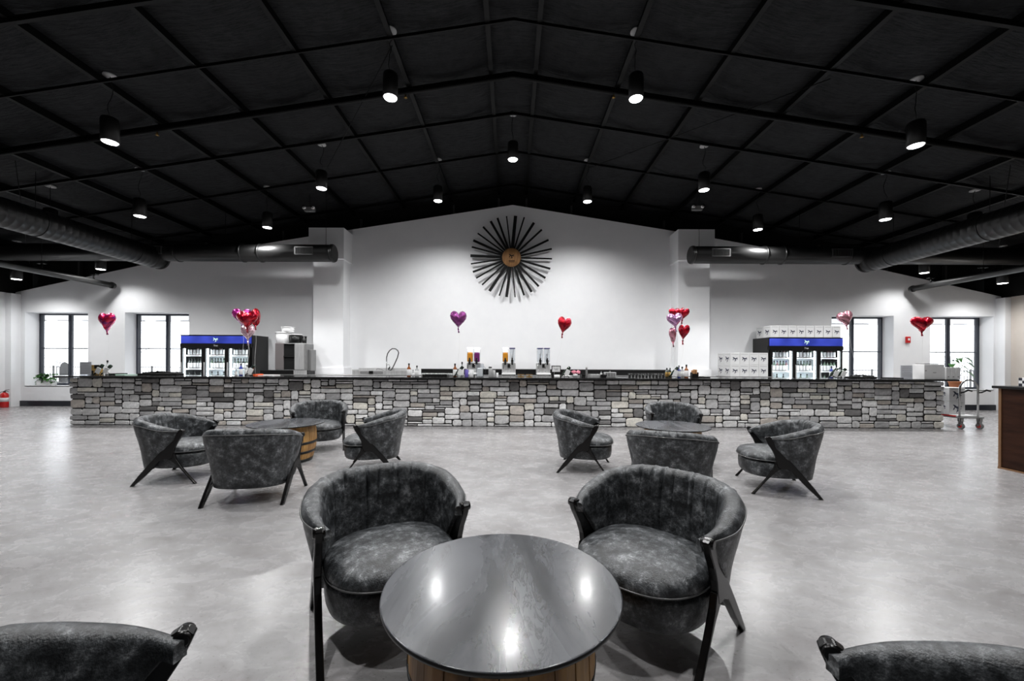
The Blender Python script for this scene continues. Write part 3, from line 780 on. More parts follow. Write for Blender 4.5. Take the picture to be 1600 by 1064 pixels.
def make_chair():
    t = thing('armchair', 'x', 'chair', (0,0,0), 0)
    shell = shell_mb.build('backrest', M_leather, t); shell_pipe.build('piping', M_piping, shell)
    cu = rings([(.001,.462),(.25,.461),(.5,.457),(.7,.447),(.83,.434),(.91,.419),(.96,.402),(.99,.383),(1.0,.364),(.985,.352),(.9,.347),(.001,.347)], 160, .335, .30, .337, cush_disp).build('seat_cushion', M_leather, t)
    MB().tube([(oval(2*PI*k/96,.335,.30,.337)[0]*1.003, .05+(oval(2*PI*k/96,.335,.30,.337)[1]-.05)*1.003, .360) for k in range(96)], .0045, 6, closed=True).build('piping', M_piping, cu)
    rings([(.001,.35),(.93,.35),(.945,.335),(.97,.33),(.992,.316),(.998,.27),(.985,.215),(.955,.186),(.90,.172),(.001,.17)], 96, .318, .33, .335).build('seat_base', M_leather, t)
    for s in (-1, 1):
        r, l, tip = frame_mb(s)
        o = r.build('side_frame', M_lacq, t); bevel(o); tip.build('arm_tip', M_lacq, o)
        bevel(l.build('leg', M_lacq, t))
    return t
CH = [  # origin, facing vector, label
 ((-.668, 2.197), (.487,-.873), 'grey leather tub armchair behind the nearest table, on its left'),
 ((.746, 2.156), (-.71,-.70), 'grey leather tub armchair behind the nearest table, on its right'),
 ((-.974, .748), (.92,.39), 'grey leather armchair cut off at the bottom left, only its arm showing'),
 ((.887, .703), (-.89,.456), 'grey leather armchair cut off at the bottom right, only its arm showing'),
 ((-4.03, 4.89), (.98,.19), 'grey tub armchair at far left of the left group, facing right'),
 ((-2.66, 4.17), (-.14,.99), 'grey tub armchair of the left group with its back to the camera'),
 ((-3.14, 6.50), (.4,-.917), 'grey tub armchair between the left far table and the stone bar'),
 ((-1.84, 5.34), (-.976,-.215), 'grey tub armchair right of the left far table, facing left'),
 ((.98, 5.40), (.97,-.25), 'grey tub armchair left of the right far table, facing right'),
 ((2.62, 6.45), (-.15,-.99), 'grey tub armchair between the right far table and the stone bar'),
 ((3.03, 4.57), (-.956,.294), 'grey tub armchair at far right of the right group, facing left'),
 ((1.64, 4.1), (.42,.907), 'grey tub armchair of the right group with its back to the camera'),
]
ch0 = None
for (x, y), (fx, fy), lab in CH:
    rz = math.atan2(-fx, fy)
    if ch0 is None:
        ch0 = make_chair(); ch0.location = (x, y, 0); ch0.rotation_euler = (0,0,rz); ch0['label'] = lab; ch0['group'] = 'grey tub armchairs around the barrel tables'
    else: dup(ch0, (x, y, 0), rz, lab)

# ------------------------------------------------------------------ sunburst on the wall
sb = thing('wall_sunburst', 'round sunburst of black wooden slats around a barrel head on the wall', 'wall art', (X(798.5,12.4), 12.36, Z(798,402.5,12.36)))
tips = [(567,115,12),(655,112,32),(740,125,14),(835,178,24),(912,245,17),(978,345,19),(1010,433,17),(1013,530,15),(997,628,19),(950,718,20),(885,800,19),(815,855,23),(742,888,19),(654,907,11),(570,905,27),(500,893,14),(403,848,28),(330,788,15),(272,723,14),(240,662,19),(220,583,13),(215,503,26),(228,417,16),(243,353,22),(285,283,13),(338,220,17),(412,165,22),(478,133,19)]
for tx_, ty_, wd in tips:
    dx, dz = (tx_-617)/6.26, -(ty_-520)/6.26; a = math.atan2(dz, dx); ln_ = math.hypot(dx, dz)*12.36/F; hw = wd/6.26*12.36/F/2
    MB().box(.24, ln_, -.012, .012, -hw, hw, M=Matrix.Rotation(-a, 4, 'Y')).build('slat', M_blackm, sb)
MB().lathe([(.285,-.02),(.30,-.02),(.30,.02),(.285,.02)], 40, M=Matrix.Rotation(PI/2, 4, 'X')).lathe([(0,.0),(.29,.0)], 40, M=Matrix.Rotation(PI/2, 4, 'X')).build('rim', M_hoop, sb)
hd = MB().lathe([(0,-.02),(.29,-.02),(.29,.03),(0,.032)], 40, M=Matrix.Rotation(PI/2, 4, 'X')).build('barrel_head', M_disc, sb)
MB().box(-.04, .04, .03, .14, -.04, .04).build('wall_bracket', M_blackm, sb)
LOGO = [[(-.5,.42),(-.28,.40),(-.05,.22),(.18,.20),(.30,.34),(.52,.18),(.30,.08),(.14,-.02),(.02,-.05),(-.16,.06),(-.30,.10),(-.34,.24)],
        [(.0,.0),(.14,.02),(.08,-.16),(.30,-.22),(.10,-.28),(-.12,-.50),(-.04,-.22)],
        [(-.38,.08),(-.24,.10),(-.30,-.12),(-.46,-.2)],
        [(.3,.08),(.46,.02),(.40,-.14),(.34,-.02)]]
def logo(mb, cx, cz, s, y, mi=0, axis='y'):
    for p in LOGO:
        if axis == 'y': mb.add([(cx+a*s, y, cz+b*s) for a, b in p], [tuple(range(len(p)))], mi)
        else: mb.add([(y, cx-a*s, cz+b*s) for a, b in p], [tuple(range(len(p)))], mi)
    return mb
lg = MB(); logo(lg, 0, .03, .17, -.034); lg.box(-.09,.10,-.0345,-.033,-.12,-.10); lg.box(-.07,.08,-.0345,-.033,-.15,-.138)
lg.build('emblem', M_blackm, hd)

# ------------------------------------------------------------------ balloons
def balloon(px_, py_, wpx, hpx, Y, m_, label, rz=0, tilt=0, string_to=None, group='foil heart balloons tied along the bar'):
    x, z = X(px_, Y), Z(px_, py_, Y); w_ = wpx*Y/F/2; h_ = hpx*Y/F/2
    t = thing('heart_balloon', label, 'balloon', (x, Y, z), rz, group); t.rotation_euler = (0, tilt, rz)
    mb = MB(); n = 48; ringsN = 7; vs = []; fs = []
    out = []
    for k in range(n):
        a = 2*PI*k/n; hx = 16*math.sin(a)**3/16; hz = (13*math.cos(a)-5*math.cos(2*a)-2*math.cos(3*a)-math.cos(4*a)+2.5)/14.5
        out.append((hx*w_, hz*h_*.98))
    T = min(w_, h_)*.62
    rl = [0, .25, .5, .72, .88, .96, 1]
    for side in (-1, 1):
        b0 = len(vs)
        for r in rl:
            for k in range(n):
                wr = 1+.02*math.sin(k*PI*.9)*(r > .9)
                hz = out[k][1]; vs.append((out[k][0]*r*wr, side*T*(1-r**2.4)**.62, .10*h_*(1-r)+hz*r*wr))
        for i in range(len(rl)-1):
            for k in range(n): fs.append((b0+i*n+k, b0+i*n+(k+1) % n, b0+(i+1)*n+(k+1) % n, b0+(i+1)*n+k))
    mb.add(vs, fs, 0, True); mb.build('foil', m_, t)
    zb = min(p[1] for p in out)
    MB().tube([(0,0,zb+.02),(0,0,zb-.03),(.012,0,zb-.085)], [.022,.012,.02], 8).build('neck', m_, t)
    zend = (string_to if string_to is not None else BT+.01) - z
    pts = [(.012,0,zb-.08)]; r = random.Random(int(px_))
    for k in range(1, 9): q = k/8; pts.append((.012+.02*math.sin(q*5+r.random()), .01*math.sin(q*7), zb-.08+(zend-zb+.08)*q))
    MB().tube(pts, .0022, 4).build('string', M_string, t)
    return t
balloon(167, 503, 25, 29, 9.05, F_redp, 'red and violet heart balloon above the left end of the bar')
balloon(378, 496, 27, 28, 9.4, F_mag, 'magenta heart balloon at the back left of the left cluster', .5)
balloon(399, 496, 22, 28, 9.2, F_red, 'red heart balloon turned aside at the right of the left cluster', -.9)
balloon(386, 500, 33, 29, 8.85, F_red, 'red heart balloon at the front of the left cluster')
balloon(387, 521, 20, 26, 9.1, F_ppl, 'pale pink heart balloon lowest in the left cluster', .3)
balloon(716, 500, 26, 29, 9.1, F_pur, 'purple heart balloon by itself left of the wall sunburst', .25)
balloon(881, 509, 22, 28, 9.1, F_red, 'red heart balloon by itself right of the wall sunburst', .1, .2)
balloon(1054, 490, 19, 18, 9.42, F_red, 'small red heart balloon at the top back of the right cluster')
balloon(1068, 491, 15, 20, 9.25, F_red, 'red heart balloon at the top right of the right cluster', -.6, .25)
balloon(1054, 501, 25, 24, 8.95, F_lil, 'lilac heart balloon at the front of the right cluster', 0, -.1)
balloon(1051, 524, 16, 25, 9.1, F_pnk, 'dusky pink heart balloon low on the left of the right cluster', .7, -.1)
balloon(1068, 520, 17, 26, 9.05, F_red, 'red heart balloon low on the right of the right cluster', -.6, .1)
balloon(1320, 498, 27, 24, 9.38, F_pnk, 'single pale pink heart balloon in front of third window', .2, -.25)
balloon(1440, 507, 35, 25, 9.15, F_red, 'wide red heart balloon near the right end of the bar')

# ------------------------------------------------------------------ bottles
bmesh_cache = {}
def bottle_mesh(key, h, r, glass, label, cap, n=12, flat=False):
    if key in bmesh_cache: return bmesh_cache[key]
    mb = MB(); prof = [(r*.92,0),(r,.01*h/.3),(r,.08*h),(r*1.02,.085*h),(r*1.02,.54*h),(r,.545*h),(r,.58*h),(r*.82,.66*h),(r*.38,.74*h),(r*.34,.86*h),(r*.42,.865*h),(r*.42,.99*h),(r*.3,h)]
    mats = [0,0,0,1,1,0,0,0,0,0,2,2,2,2]
    mb.lathe(prof, n, mats=mats); bmesh_cache[key] = mb.mesh('bottle', [glass, label, cap]); return bmesh_cache[key]
def bottle(key, x, y, z, label, group=None, name='bottle', M=None):
    o = bpy.data.objects.new(name, bmesh_cache[key]); COL.objects.link(o); o.location = (x, y, z)
    if M is not None: o.matrix_world = Matrix.Translation((x, y, z)) @ M
    return tag(o, label, 'bottle', group)
M_frosted = mat('white_label', g3(.75), .6, emit=None)
bottle_mesh('wine_d', .31, .037, M_dglass, M_frosted, M_blackp, 10)
bottle_mesh('wine_c', .31, .037, mat('green_tint_bottle', (.08,.12,.08), .1), M_frosted, M_blackm, 10)
bottle_mesh('wine_p', .31, .037, mat('rose_bottle', (.2,.1,.11), .1), M_frosted, M_navy, 10)
bottle_mesh('amber', .30, .045, M_amber, M_paper, M_blackp, 16)
bottle_mesh('clear', .25, .048, M_clearb, M_paper, M_blackp, 16)
bottle_mesh('clear_tall', .34, .042, M_clearb, M_paper, M_blackp, 16)
bottle_mesh('blue', .28, .038, M_blueb, M_paper, M_blackp, 14)
bottle_mesh('green', .22, .036, M_dglass, M_gold, M_blackp, 14)
bottle_mesh('mini', .15, .025, M_clearb, M_paper, M_blackp, 12)

# ------------------------------------------------------------------ glass door drinks fridges
def emblem_text(txt, size, m_, parent, loc):
    c = bpy.data.curves.new('lettering', 'FONT'); c.body = txt; c.size = size; c.align_x = 'CENTER'
    o = bpy.data.objects.new('lettering_tmp', c); COL.objects.link(o)
    dg = bpy.context.evaluated_depsgraph_get(); me = bpy.data.meshes.new_from_object(o.evaluated_get(dg)); bpy.data.objects.remove(o)
    me.materials.clear(); me.materials.append(m_)
    q = bpy.data.objects.new('lettering', me); COL.objects.link(q); q.parent = parent; q.location = loc; q.rotation_euler = (PI/2,0,0); return q
M_hdr = bpy.data.materials.new('header_glow'); M_hdr.use_nodes = True
b_ = M_hdr.node_tree.nodes['Principled BSDF']; b_.inputs['Base Color'].default_value = (.01,.02,.2,1)
tc_ = N(M_hdr, 'ShaderNodeTexCoord'); nn_ = N(M_hdr, 'ShaderNodeTexNoise', ins={'Scale': 1.6, 'Detail': 1}); L(M_hdr, tc_, 'Object', nn_, 'Vector')
rr_ = N(M_hdr, 'ShaderNodeValToRGB'); e_ = rr_.color_ramp.elements; e_[0].position = .35; e_[0].color = (.004,.012,.12,1); e_[1].position = .65; e_[1].color = (.045,.07,.5,1)
L(M_hdr, nn_, 'Fac', rr_, 'Fac'); L(M_hdr, rr_, 'Color', b_, 'Emission Color'); b_.inputs['Emission Strength'].default_value = 1.0
M_fint = mat('fridge_liner', (.82,.88,.9), .5)
M_tube = mat('fridge_tube', g3(.9), .5, emit=(.85,.95,1), es=16)
M_mint = mat('pale_green_mark', (.5,.7,.6), .5, emit=(.5,.8,.65), es=.5)
rb_ = random.Random(8)
def fridge(xl, xr, yf, side):
    W = xr-xl; H = 2.18; D = .80
    lab = 'black three-door drinks fridge with blue lit header, ' + ('beside the second window' if side < 0 else 'under a row of white cartons')
    t = thing('drinks_fridge', lab, 'fridge', (xl, yf, 0))
    for x0 in (0, W-.05): MB().box(x0, x0+.05, .03, D, .05, H).build('side_panel', M_blackp, t)
    MB().box(.05, W-.05, D-.04, D, .05, H).build('back_panel', M_fint, t)
    MB().box(0, W, .0, D, H, H+.02).box(.05, W-.05, .18, D-.04, 1.93, H).build('top_panel', M_blackp, t)
    MB().box(0, W, .03, D, 0, .15).build('plinth', M_blackp, t)
    MB().box(0, W, 0, .08, 1.83, 1.945).build('valance', M_blackp, t)
    hs = MB().box(.02, W-.02, -.01, .05, 1.95, 2.165, bev=.01).build('header_sign', M_hdr, t)
    logo(MB(), W/2, 2.055, .15, -.013).build('emblem', M_mint, hs)
    emblem_text('True', .06, M_paper, t, (W/2, -.003, 1.865))
    n = 3; dw = (W-.06)/n
    for k in range(n):
        x0 = .03+k*dw; x1 = x0+dw-.01
        fr = MB().box(x0, x0+.055, -.02, .03, .16, 1.83).box(x1-.055, x1, -.02, .03, .16, 1.83).box(x0+.055, x1-.055, -.02, .03, 1.80, 1.83).box(x0+.055, x1-.055, -.02, .03, .16, .24)
        d = fr.build('door', M_blackp, t)
        MB().add([(x0+.055,.0,.24),(x1-.055,.0,.24),(x1-.055,.0,1.80),(x0+.055,.0,1.80)], [(0,1,2,3)]).build('pane', M_glass, d)
        MB().box(x0+.015, x0+.04, -.05, -.02, .7, 1.4, bev=.005).build('handle', M_steel, d)
        for xx in (x0+.06, x1-.085): MB().box(xx, xx+.025, .035, .06, .26, 1.8).build('light_tube', M_tube, t)
        for zs in (.44, .82, 1.21, 1.60):
            MB().box(x0+.03, x1-.03, .1, D-.06, zs-.02, zs, bev=.003).box(x0+.03, x1-.03, .085, .1, zs-.03, zs+.01).build('shelf', M_white, t)
        for zs, nm in ((1.60,'top'), (1.21,'middle'), (.82,'lower')):
            nb = 6
            for q in range(nb):
                if zs == .82 and q % 2: continue
                xx = xl+x0+.12+q*(dw-.25)/(nb-1)
                key = rb_.choices(('wine_d','wine_c','wine_p'), (6,3,1))[0]
                bottle(key, xx, yf+.155+rb_.uniform(-.008,.008), zs+.001, 'white-labelled wine bottle, %s from the left behind the %s door, %s shelf, %s fridge' % (ORD[q], ('left','middle','right')[k], nm, 'left' if side < 0 else 'right'), 'wine bottles in the %s fridge' % ('left' if side < 0 else 'right'), 'wine_bottle')
    return t
fridge(X(281,11.62), X(393,11.62), 11.62, -1)
fridge(X(1202,11.62), X(1318,11.62), 11.62, 1)

# ------------------------------------------------------------------ white cartons with the emblem
cart = {}
def carton_mesh(w_=.262, d=.26, h=.355):
    k = (w_, d, h)
    if k in cart: return cart[k]
    mb = MB(); mb.box(-w_/2, w_/2, -d/2, d/2, 0, h, 0, bev=.004); mb.box(-w_/2+.002, w_/2-.002, -.006, .006, h, h+.001, 1)
    logo(mb, .0, h*.45, w_*.58, -d/2-.0015, 2); logo(mb, 0, h*.45, d*.58, -w_/2-.0015, 2, 'x'); logo(mb, 0, h*.45, d*.58, w_/2+.0015, 2, 'x')
    mb.box(-w_*.38, w_*.38, -d/2-.0015, -d/2, h*.86, h*.885, 1); mb.box(-w_/2-.0015, -w_/2, -d*.38, d*.38, h*.86, h*.885, 1)
    cart[k] = mb.mesh('carton', [M_card, M_carton_l, M_ink]); return cart[k]
def carton(x, y, z, label, group, rz=0, **kw):
    o = bpy.data.objects.new('carton', carton_mesh(**kw)); COL.objects.link(o); o.location = (x, y, z); o.rotation_euler = (0,0,rz); return tag(o, label, 'box', group)
ordn = ['first','second','third','fourth','fifth','sixth','seventh','eighth','ninth','tenth']
rc = random.Random(4)
yf = 11.63
for k in range(8):
    carton(X(1211+13.75*k, yf), yf+.175, 2.201, 'white wine carton on the right fridge, %s from the right in the front row' % ordn[7-k], 'cartons on top of the right fridge', rc.uniform(-.02,.02), w_=.246, d=.34, h=.345)
carton(X(1211, yf), yf+.175+.36, 2.201, 'white wine carton at the left end of the fridge top, behind the front row', 'cartons on top of the right fridge', 0, w_=.246, d=.34, h=.345)
sc_ = thing('storage_cabinet', 'low black cabinet under the carton stack beside the right fridge', 'cabinet', (6.75, 11.62, 0))
MB().box(-.62,.62,-.36,.34,0,1.03).build('body', M_blackm, sc_); MB().box(-.63,.63,-.37,.35,1.03,1.06, bev=.004).build('top', M_grayp, sc_)
for q in (-1, 1): MB().box(min(q*.01,q*.6), max(q*.01,q*.6), -.375, -.36, .08, 1.0, bev=.004).build('door', M_blackp, sc_)
for c in range(4):
    for d in range(2):
        for r in range(2):
            carton(6.19+.13+.268*c, 11.45+.352*d, 1.061+.337*r, 'white carton in the stack left of the right fridge, %s column, %s, %s layer' % (ordn[c], 'front' if d == 0 else 'rear', 'upper' if r else 'lower'), 'stacked cartons beside the right fridge', w_=.262, d=.345, h=.335)

# ------------------------------------------------------------------ slush machines
def slush(px_, y, z, fills, label):
    t = thing('slush_machine', label, 'drink machine', (X(px_, y), y, z), 0, 'slush machines on the back counter')
    MB().box(-.20, .20, -.22, .25, .02, .07, bev=.01).build('drip_tray', M_whitep, t)
    for sx in (-.17,.17): MB().lathe([(.02,0),(.02,.02)], 8, cx=sx, cy=-.15).build('foot', M_blackp, t)
    MB().box(-.20, .20, -.02, .25, .07, .36, bev=.015).build('body', M_steel, t)
    MB().box(-.035,.035,-.06,-.02,.22,.33, bev=.008).build('control_panel', M_blackp, t)
    for s, f in zip((-1, 1), fills):
        xc = s*.1; w_ = .082
        if f[0]: MB().box(xc-w_+.006, xc+w_-.006, -.09, .2, .38, .66, bev=.03).build('slush', f[0], t)
        bo = MB().box(xc-w_, xc+w_, -.10, .21, .37, .76, bev=.03).build('bowl', M_glassware, t)
        if f[1] == 'white':
            MB().box(xc-w_+.008, xc+w_-.008, -.085, .195, .665, .75, bev=.02).build('froth', M_lit, t)
            MB().box(xc-w_-.002, xc+w_+.002, -.105, .215, .765, .80, bev=.012).build('lid', M_lit, t)
        else:
            MB().box(xc-w_-.002, xc+w_+.002, -.105, .215, .765, .795, bev=.006).build('lid', M_navy, t)
            MB().lathe([(.03,.0),(.03,.22),(0,.22)], 12, M=Matrix.Translation((xc,.05,.40))).build('auger', M_whitep, t)
            MB().tube([(xc,-.02,.45),(xc+.02,-.03,.6),(xc+.035,-.03,.74)], .006, 6).build('paddle', M_blackp, t)
        MB().tube([(xc,-.10,.44),(xc,-.17,.42),(xc,-.18,.30)], [.03,.032,.026], 10).box(xc-.035,xc+.035,-.20,-.15,.40,.44,0,bev=.006).build('tap', M_blackp, t)
        MB().tube([(xc,-.19,.45),(xc,-.2,.50)], .02, 8).build('tap_handle', M_blackp, t)
        MB().tube([(xc-.05,-.1,.1),(xc-.06,-.12,.25),(xc-.05,-.1,.36)], .012, 6).build('side_trim', M_chrome, t)
slush(740, 11.60, BC, ((M_orange,'white'),(M_purple,'white')), 'twin slush machine with one orange and one purple bowl')
slush(795, 11.60, BC, ((M_orange,'white'),(None,'navy')), 'twin slush machine with one orange bowl and one empty bowl')
slush(849, 11.60, BC, ((None,'navy'),(None,'navy')), 'twin slush machine with both bowls empty, farthest right')

# sink and spring faucet
sk = thing('bar_sink', 'steel sink unit with raised sides on the back counter', 'sink', (X(597,11.6), 11.6, BC))
MB().box(-.78,.80,-.22,.22,.0,.02).box(-.78,-.76,-.22,.22,.02,.15).box(.78,.80,-.22,.22,.02,.17).box(-.76,.78,.20,.22,.02,.19).box(-.76,.78,-.22,-.20,.02,.12).build('basin', M_steel, sk)
MB().box(-.55,.1,-.228,-.22,.03,.10).build('label_plate', M_grayp, sk)
MB().box(-.30,-.18,-.235,-.228,.03,.11).build('dispenser', M_blackp, sk)
fc = thing('spring_faucet', 'tall chrome pull-down spray faucet looping above the sink', 'faucet', (X(604,11.75), 11.75, BC+.02))
MB().tube([(0,0,0),(0,0,.38)], .013, 8).build('riser', M_chrome, fc)
fp = [(0,0,.38),(-.0,0,.48),(.03,0,.60),(.09,0,.69),(.17,0,.745),(.26,0,.74),(.33,0,.69),(.355,0,.62),(.32,0,.48),(.24,0,.30),(.16,0,.14),(.11,0,.10),(.06,0,.13)]
MB().tube(fp, .016, 8).build('spring_hose', mat('hose_grey', g3(.09), .3, .8), fc)
MB().tube([(.06,0,.13),(.10,0,.22)], [.022,.016], 8).build('spray_head', M_blackp, fc)
MB().tube([(0,0,.26),(.06,0,.27),(.1,0,.24)], .008, 6).build('support_arm', M_chrome, fc)
MB().tube([(-.03,0,.08),(-.15,-.02,.13),(-.26,-.04,.15),(-.29,-.05,.11)], .009, 6).build('spout', M_chrome, fc)

# coffee machine on the left with tubs on top
y = 11.45
cmx0, cmx1 = X(430,y), X(479,y)
cm = thing('coffee_machine', 'large steel machine with dark front opening beside the left column', 'coffee machine', (cmx0, y, BC))
Wc = cmx1-cmx0
MB().box(-.42, Wc+.06, -.05, .38, 0, .12, bev=.01).build('dark_base', M_blackp, cm)
MB().box(Wc*.62, Wc+.04, -.055, -.05, 0, .12).build('base_plate', M_steel, cm)
MB().box(0, Wc*.27, -.02, .4, .13, .90, bev=.015).build('left_panel', mat('warm_steel', (.42,.38,.38), .3, .7), cm)
MB().box(Wc*.27, Wc*.62, .02, .4, .13, .90).box(Wc*.27, Wc*.62, -.01, .02, .50, .53).build('dispensing_bay', M_blackm, cm)
MB().box(Wc*.62, Wc*.93, -.02, .4, .13, .90, bev=.01).build('right_panel', M_steel, cm)
MB().box(Wc*.93, Wc, .0, .4, .10, .88).box(Wc, Wc+.08, .1, .4, .10, .72, bev=.01).build('side_unit', M_grayp, cm)
MB().box(Wc*.27, Wc*.62, -.02, .4, .88, .90).build('top_cover', M_steel, cm)
def tub(px_, pyb, wpx, hpx, m_, lid, label, y=11.62, z=None, cat='tub'):
    w_ = wpx*y/F/2; h = hpx*y/F; z = Z(px_, pyb, y) if z is None else z
    t = thing('tub', label, cat, (X(px_, y), y, z))
    MB().lathe([(0,0),(w_*.86,0),(w_*.9,.01),(w_*.98,h*.92),(w_*.93,h*.92),(w_*.85,.02),(0,.02)], 24).build('body', m_, t)
    MB().lathe([(w_*.9,h*.90),(w_*1.03,h*.90),(w_*1.03,h),(0,h*1.01)], 24).build('lid', lid, t)
    return t
zc_ = BC+.902
tub(443, 531, 22, 17, M_whitep, M_white, 'white round tub on top of the steel machine, left', z=zc_)
tub(450, 515, 19, 8, M_whitep, M_white, 'small white tub stacked on top of the left tub', z=zc_+17*11.62/F*1.012)
tub(462.5, 531, 18, 14, M_blackp, M_whitep, 'black tub with white lid on top of the steel machine', z=zc_, y=11.6)
tub(475.5, 531, 7, 11, M_blackp, M_blackp, 'narrow black cup on top of the steel machine', z=zc_, cat='cup')

# ------------------------------------------------------------------ small things along the bar (front surface z = BT)
YS = 9.0
def sign_holder(px_, wpx, hpx, label, y=9.0, lines=6, rz=0):
    w_ = wpx*y/F/2; h = hpx*y/F
    t = thing('sign_holder', label, 'sign', (X(px_, y), y, BT), rz)
    MB().box(-w_, w_, -.003, .003, 0, h).box(-w_, w_, -.05, .05, 0, .004).build('stand', M_glassware, t)
    s = MB().box(-w_+.006, w_-.006, -.0055, -.0035, .008, h-.006).build('sheet', mat('grey_sheet', (.55,.56,.6), .5) if 'grey_sheet' not in bpy.data.materials else bpy.data.materials['grey_sheet'], t)
    q = MB(); r = random.Random(px_)
    for k in range(lines):
        zz = h-.03-(h-.06)*k/lines; a = r.uniform(.5,.85)*w_; q.box(-a, a, -.0062, -.0056, zz-.006, zz)
    q.build('printed_lines', M_inkg, s)
sign_holder(134, 19, 21, 'clear sign holder with grey text sheet at left end of bar')
sign_holder(1417, 20, 21, 'clear sign holder with grey text sheet beside white cartons at right')
def tilted_pair(px_, label, y=9.0, cap=M_gold, n=2, group='tilted wine bottles displayed on the bar'):
    for k in range(n):
        x = X(px_+k*12, y); t = thing('bottle_display', label + (', left one' if k == 0 else ', right one') if n > 1 else label, 'bottle', (x, y, BT), 0, group)
        a = .75 if k == 0 else .85
        Mx = Matrix.Translation((-.07,0,.085)) @ Matrix.Rotation(a, 4, 'Y')
        mb = MB(); mb.lathe([(.034,0),(.036,.02),(.036,.19),(.014,.24),(.013,.30),(.0,.305)], 12, M=Mx @ Matrix.Rotation(PI, 4, 'Y') @ Matrix.Translation((0,0,-.20)))
        mb.build('bottle', M_dglass, t)
        MB().box(-.05,.05,-.045,-.037,-.06,.075, M=Matrix.Translation((.0,0,.10)) @ Matrix.Rotation(.45, 4, 'Y')).build('label_card', M_paper, t)
        MB().tube([(-.06,-.03,.0),(-.05,-.03,.09),(.05,-.03,.0)], .005, 5).tube([(-.06,.03,.0),(-.05,.03,.09),(.05,.03,.0)], .005, 5).build('wire_stand', M_blackp, t)
tilted_pair(156, 'dark bottle tilted on a wire stand near the left sign')
tilted_pair(1304, 'dark bottle tilted on a wire stand before the right fridge')
tilted_pair(393, 'dark bottle tilted on a wire stand before the left fridge', n=1)
tilted_pair(719, 'dark bottle tilted on a wire stand left of the slush machines', n=1)
tilted_pair(886, 'dark bottle tilted on a wire stand near the pink flowers', n=1)
tilted_pair(1054.5, 'dark bottle tilted on a wire stand under the right balloon cluster', n=1)
gx = thing('gift_box', 'amber and black gift box behind the tilted bottles at bar left', 'box', (X(151,9.15), 9.15, BT))
MB().box(-.10,.10,-.05,.05,0,.23, bev=.005).build('body', M_gold, gx); MB().box(-.102,-.02,-.052,.052,.0,.10).box(.0,.10,-.052,.052,.15,.232).build('dark_wrap', M_blackp, gx)
def bt(key, px_, label, y=9.05, z=BT): bottle(key, X(px_, y), y, z, label)
bt('clear_tall', 168, 'pale bottle with dark cap behind the left tilted bottles', 9.3)
bt('amber', 639, 'amber liquor bottle with white label right of the sink')
bt('clear', 651.5, 'clear liquor bottle with white label right of the amber one')
bt('mini', 645.5, 'tiny pale bottle between the amber and clear bottles', 9.2)
bt('amber', 711, 'amber liquor bottle just left of the slush machines')
bt('clear_tall', 722, 'tall pale bottle beside the left slush machine', 9.41)
bt('green', 1042, 'small gold-labelled dark bottle below the right balloons')
bt('green', 1047, 'small dark bottle second from left below the right balloons', 9.32)
bt('blue', 1061, 'tall blue bottle with dark cap below the right balloons')
bt('clear', 1066, 'pale bottle behind the blue bottle', 9.3)
bt('amber', 1072.5, 'amber liquor bottle left of the napkin caddy at bar right')
bt('mini', 369, 'small bottle left of the purple bags before the left fridge')
bt('blue', 376.5, 'short blue bottle in the group before the left fridge', 9.15)
bt('clear', 386, 'clear bottle in the group before the left fridge', 9.2)
bt('blue', 1299, 'blue bottle standing before the right fridge', 9.36)
bt('clear', 1312, 'pale bottle with yellow print before the right fridge', 9.37)
bt('mini', 1319.5, 'tiny bottle at the right of those before the right fridge', 9.36)
bt('mini', 939.5, 'tiny bottle on the bar between the trays and the steel caddy', 9.2)
# canisters
def canister(px_, wpx, hpx, m_, lidm, label, y=9.05, name='canister', cat='canister', z=BT):
    w_ = wpx*y/F/2; h = hpx*y/F; t = thing(name, label, cat, (X(px_, y), y, z))
    MB().lathe([(0,0),(w_*.95,0),(w_,.006),(w_,h*.9),(w_*.97,h*.91),(0,h*.91)], 20).build('body', m_, t)
    MB().lathe([(w_*.99,h*.86),(w_*1.02,h*.87),(w_*1.02,h*.985),(w_*.9,h),(0,h)], 20).build('lid', lidm, t)
canister(729, 6, 11, M_purpl, M_purpl, 'violet printed canister before the left slush machine')
canister(737, 7, 11, M_whitep, M_white, 'white printed jar right of the violet canister')
canister(740.5, 2.6, 3.6, M_blackp, M_blackp, 'tiny black lidded jar by the acrylic bin')
# clear acrylic ice bin, cups, shakers
ab = thing('acrylic_bin', 'clear acrylic bin with cups in front of the left slush machine', 'bin', (X(750,9.05), 9.05, BT))
MB().box(-.085,.085,-.07,.07,0,.30, bev=.01).build('bin', M_glassware, ab); MB().box(-.06,.06,-.05,.05,.01,.2, bev=.01).build('cup_stack', M_whitep, ab); MB().tube([(.085,0,.24),(.12,0,.2),(.12,0,.1),(.085,0,.05)], .008, 6).build('handle', M_glassware, ab)
for k, (px_, hp) in enumerate(((766,16),(771.5,12))):
    canister(px_, 5.2, hp, M_steel, M_chrome, 'steel cocktail shaker right of the acrylic bin, %s' % ('taller left one' if k == 0 else 'shorter right one'), name='cocktail_shaker', cat='shaker')
canister(777, 3.4, 6.5, M_whitep, M_white, 'small white cup right of the shakers', name='cup', cat='cup')
for k, px_ in enumerate((814, 827)):
    t = thing('garnish_tray', 'shallow tan wooden garnish tray between slush machines, %s' % ('left one' if k == 0 else 'right one'), 'tray', (X(px_,9.1), 9.1, BT), 0, 'garnish trays on the bar')
    MB().box(-.07,.07,-.04,.04,0,.02).box(-.075,.075,-.045,.045,.045,.06).box(-.012,.012,-.02,.02,.02,.045).build('tray', M_gold, t)
t = thing('framed_sign', 'small black framed sign leaning beside the right slush machine', 'sign', (X(869,9.1), 9.1, BT))
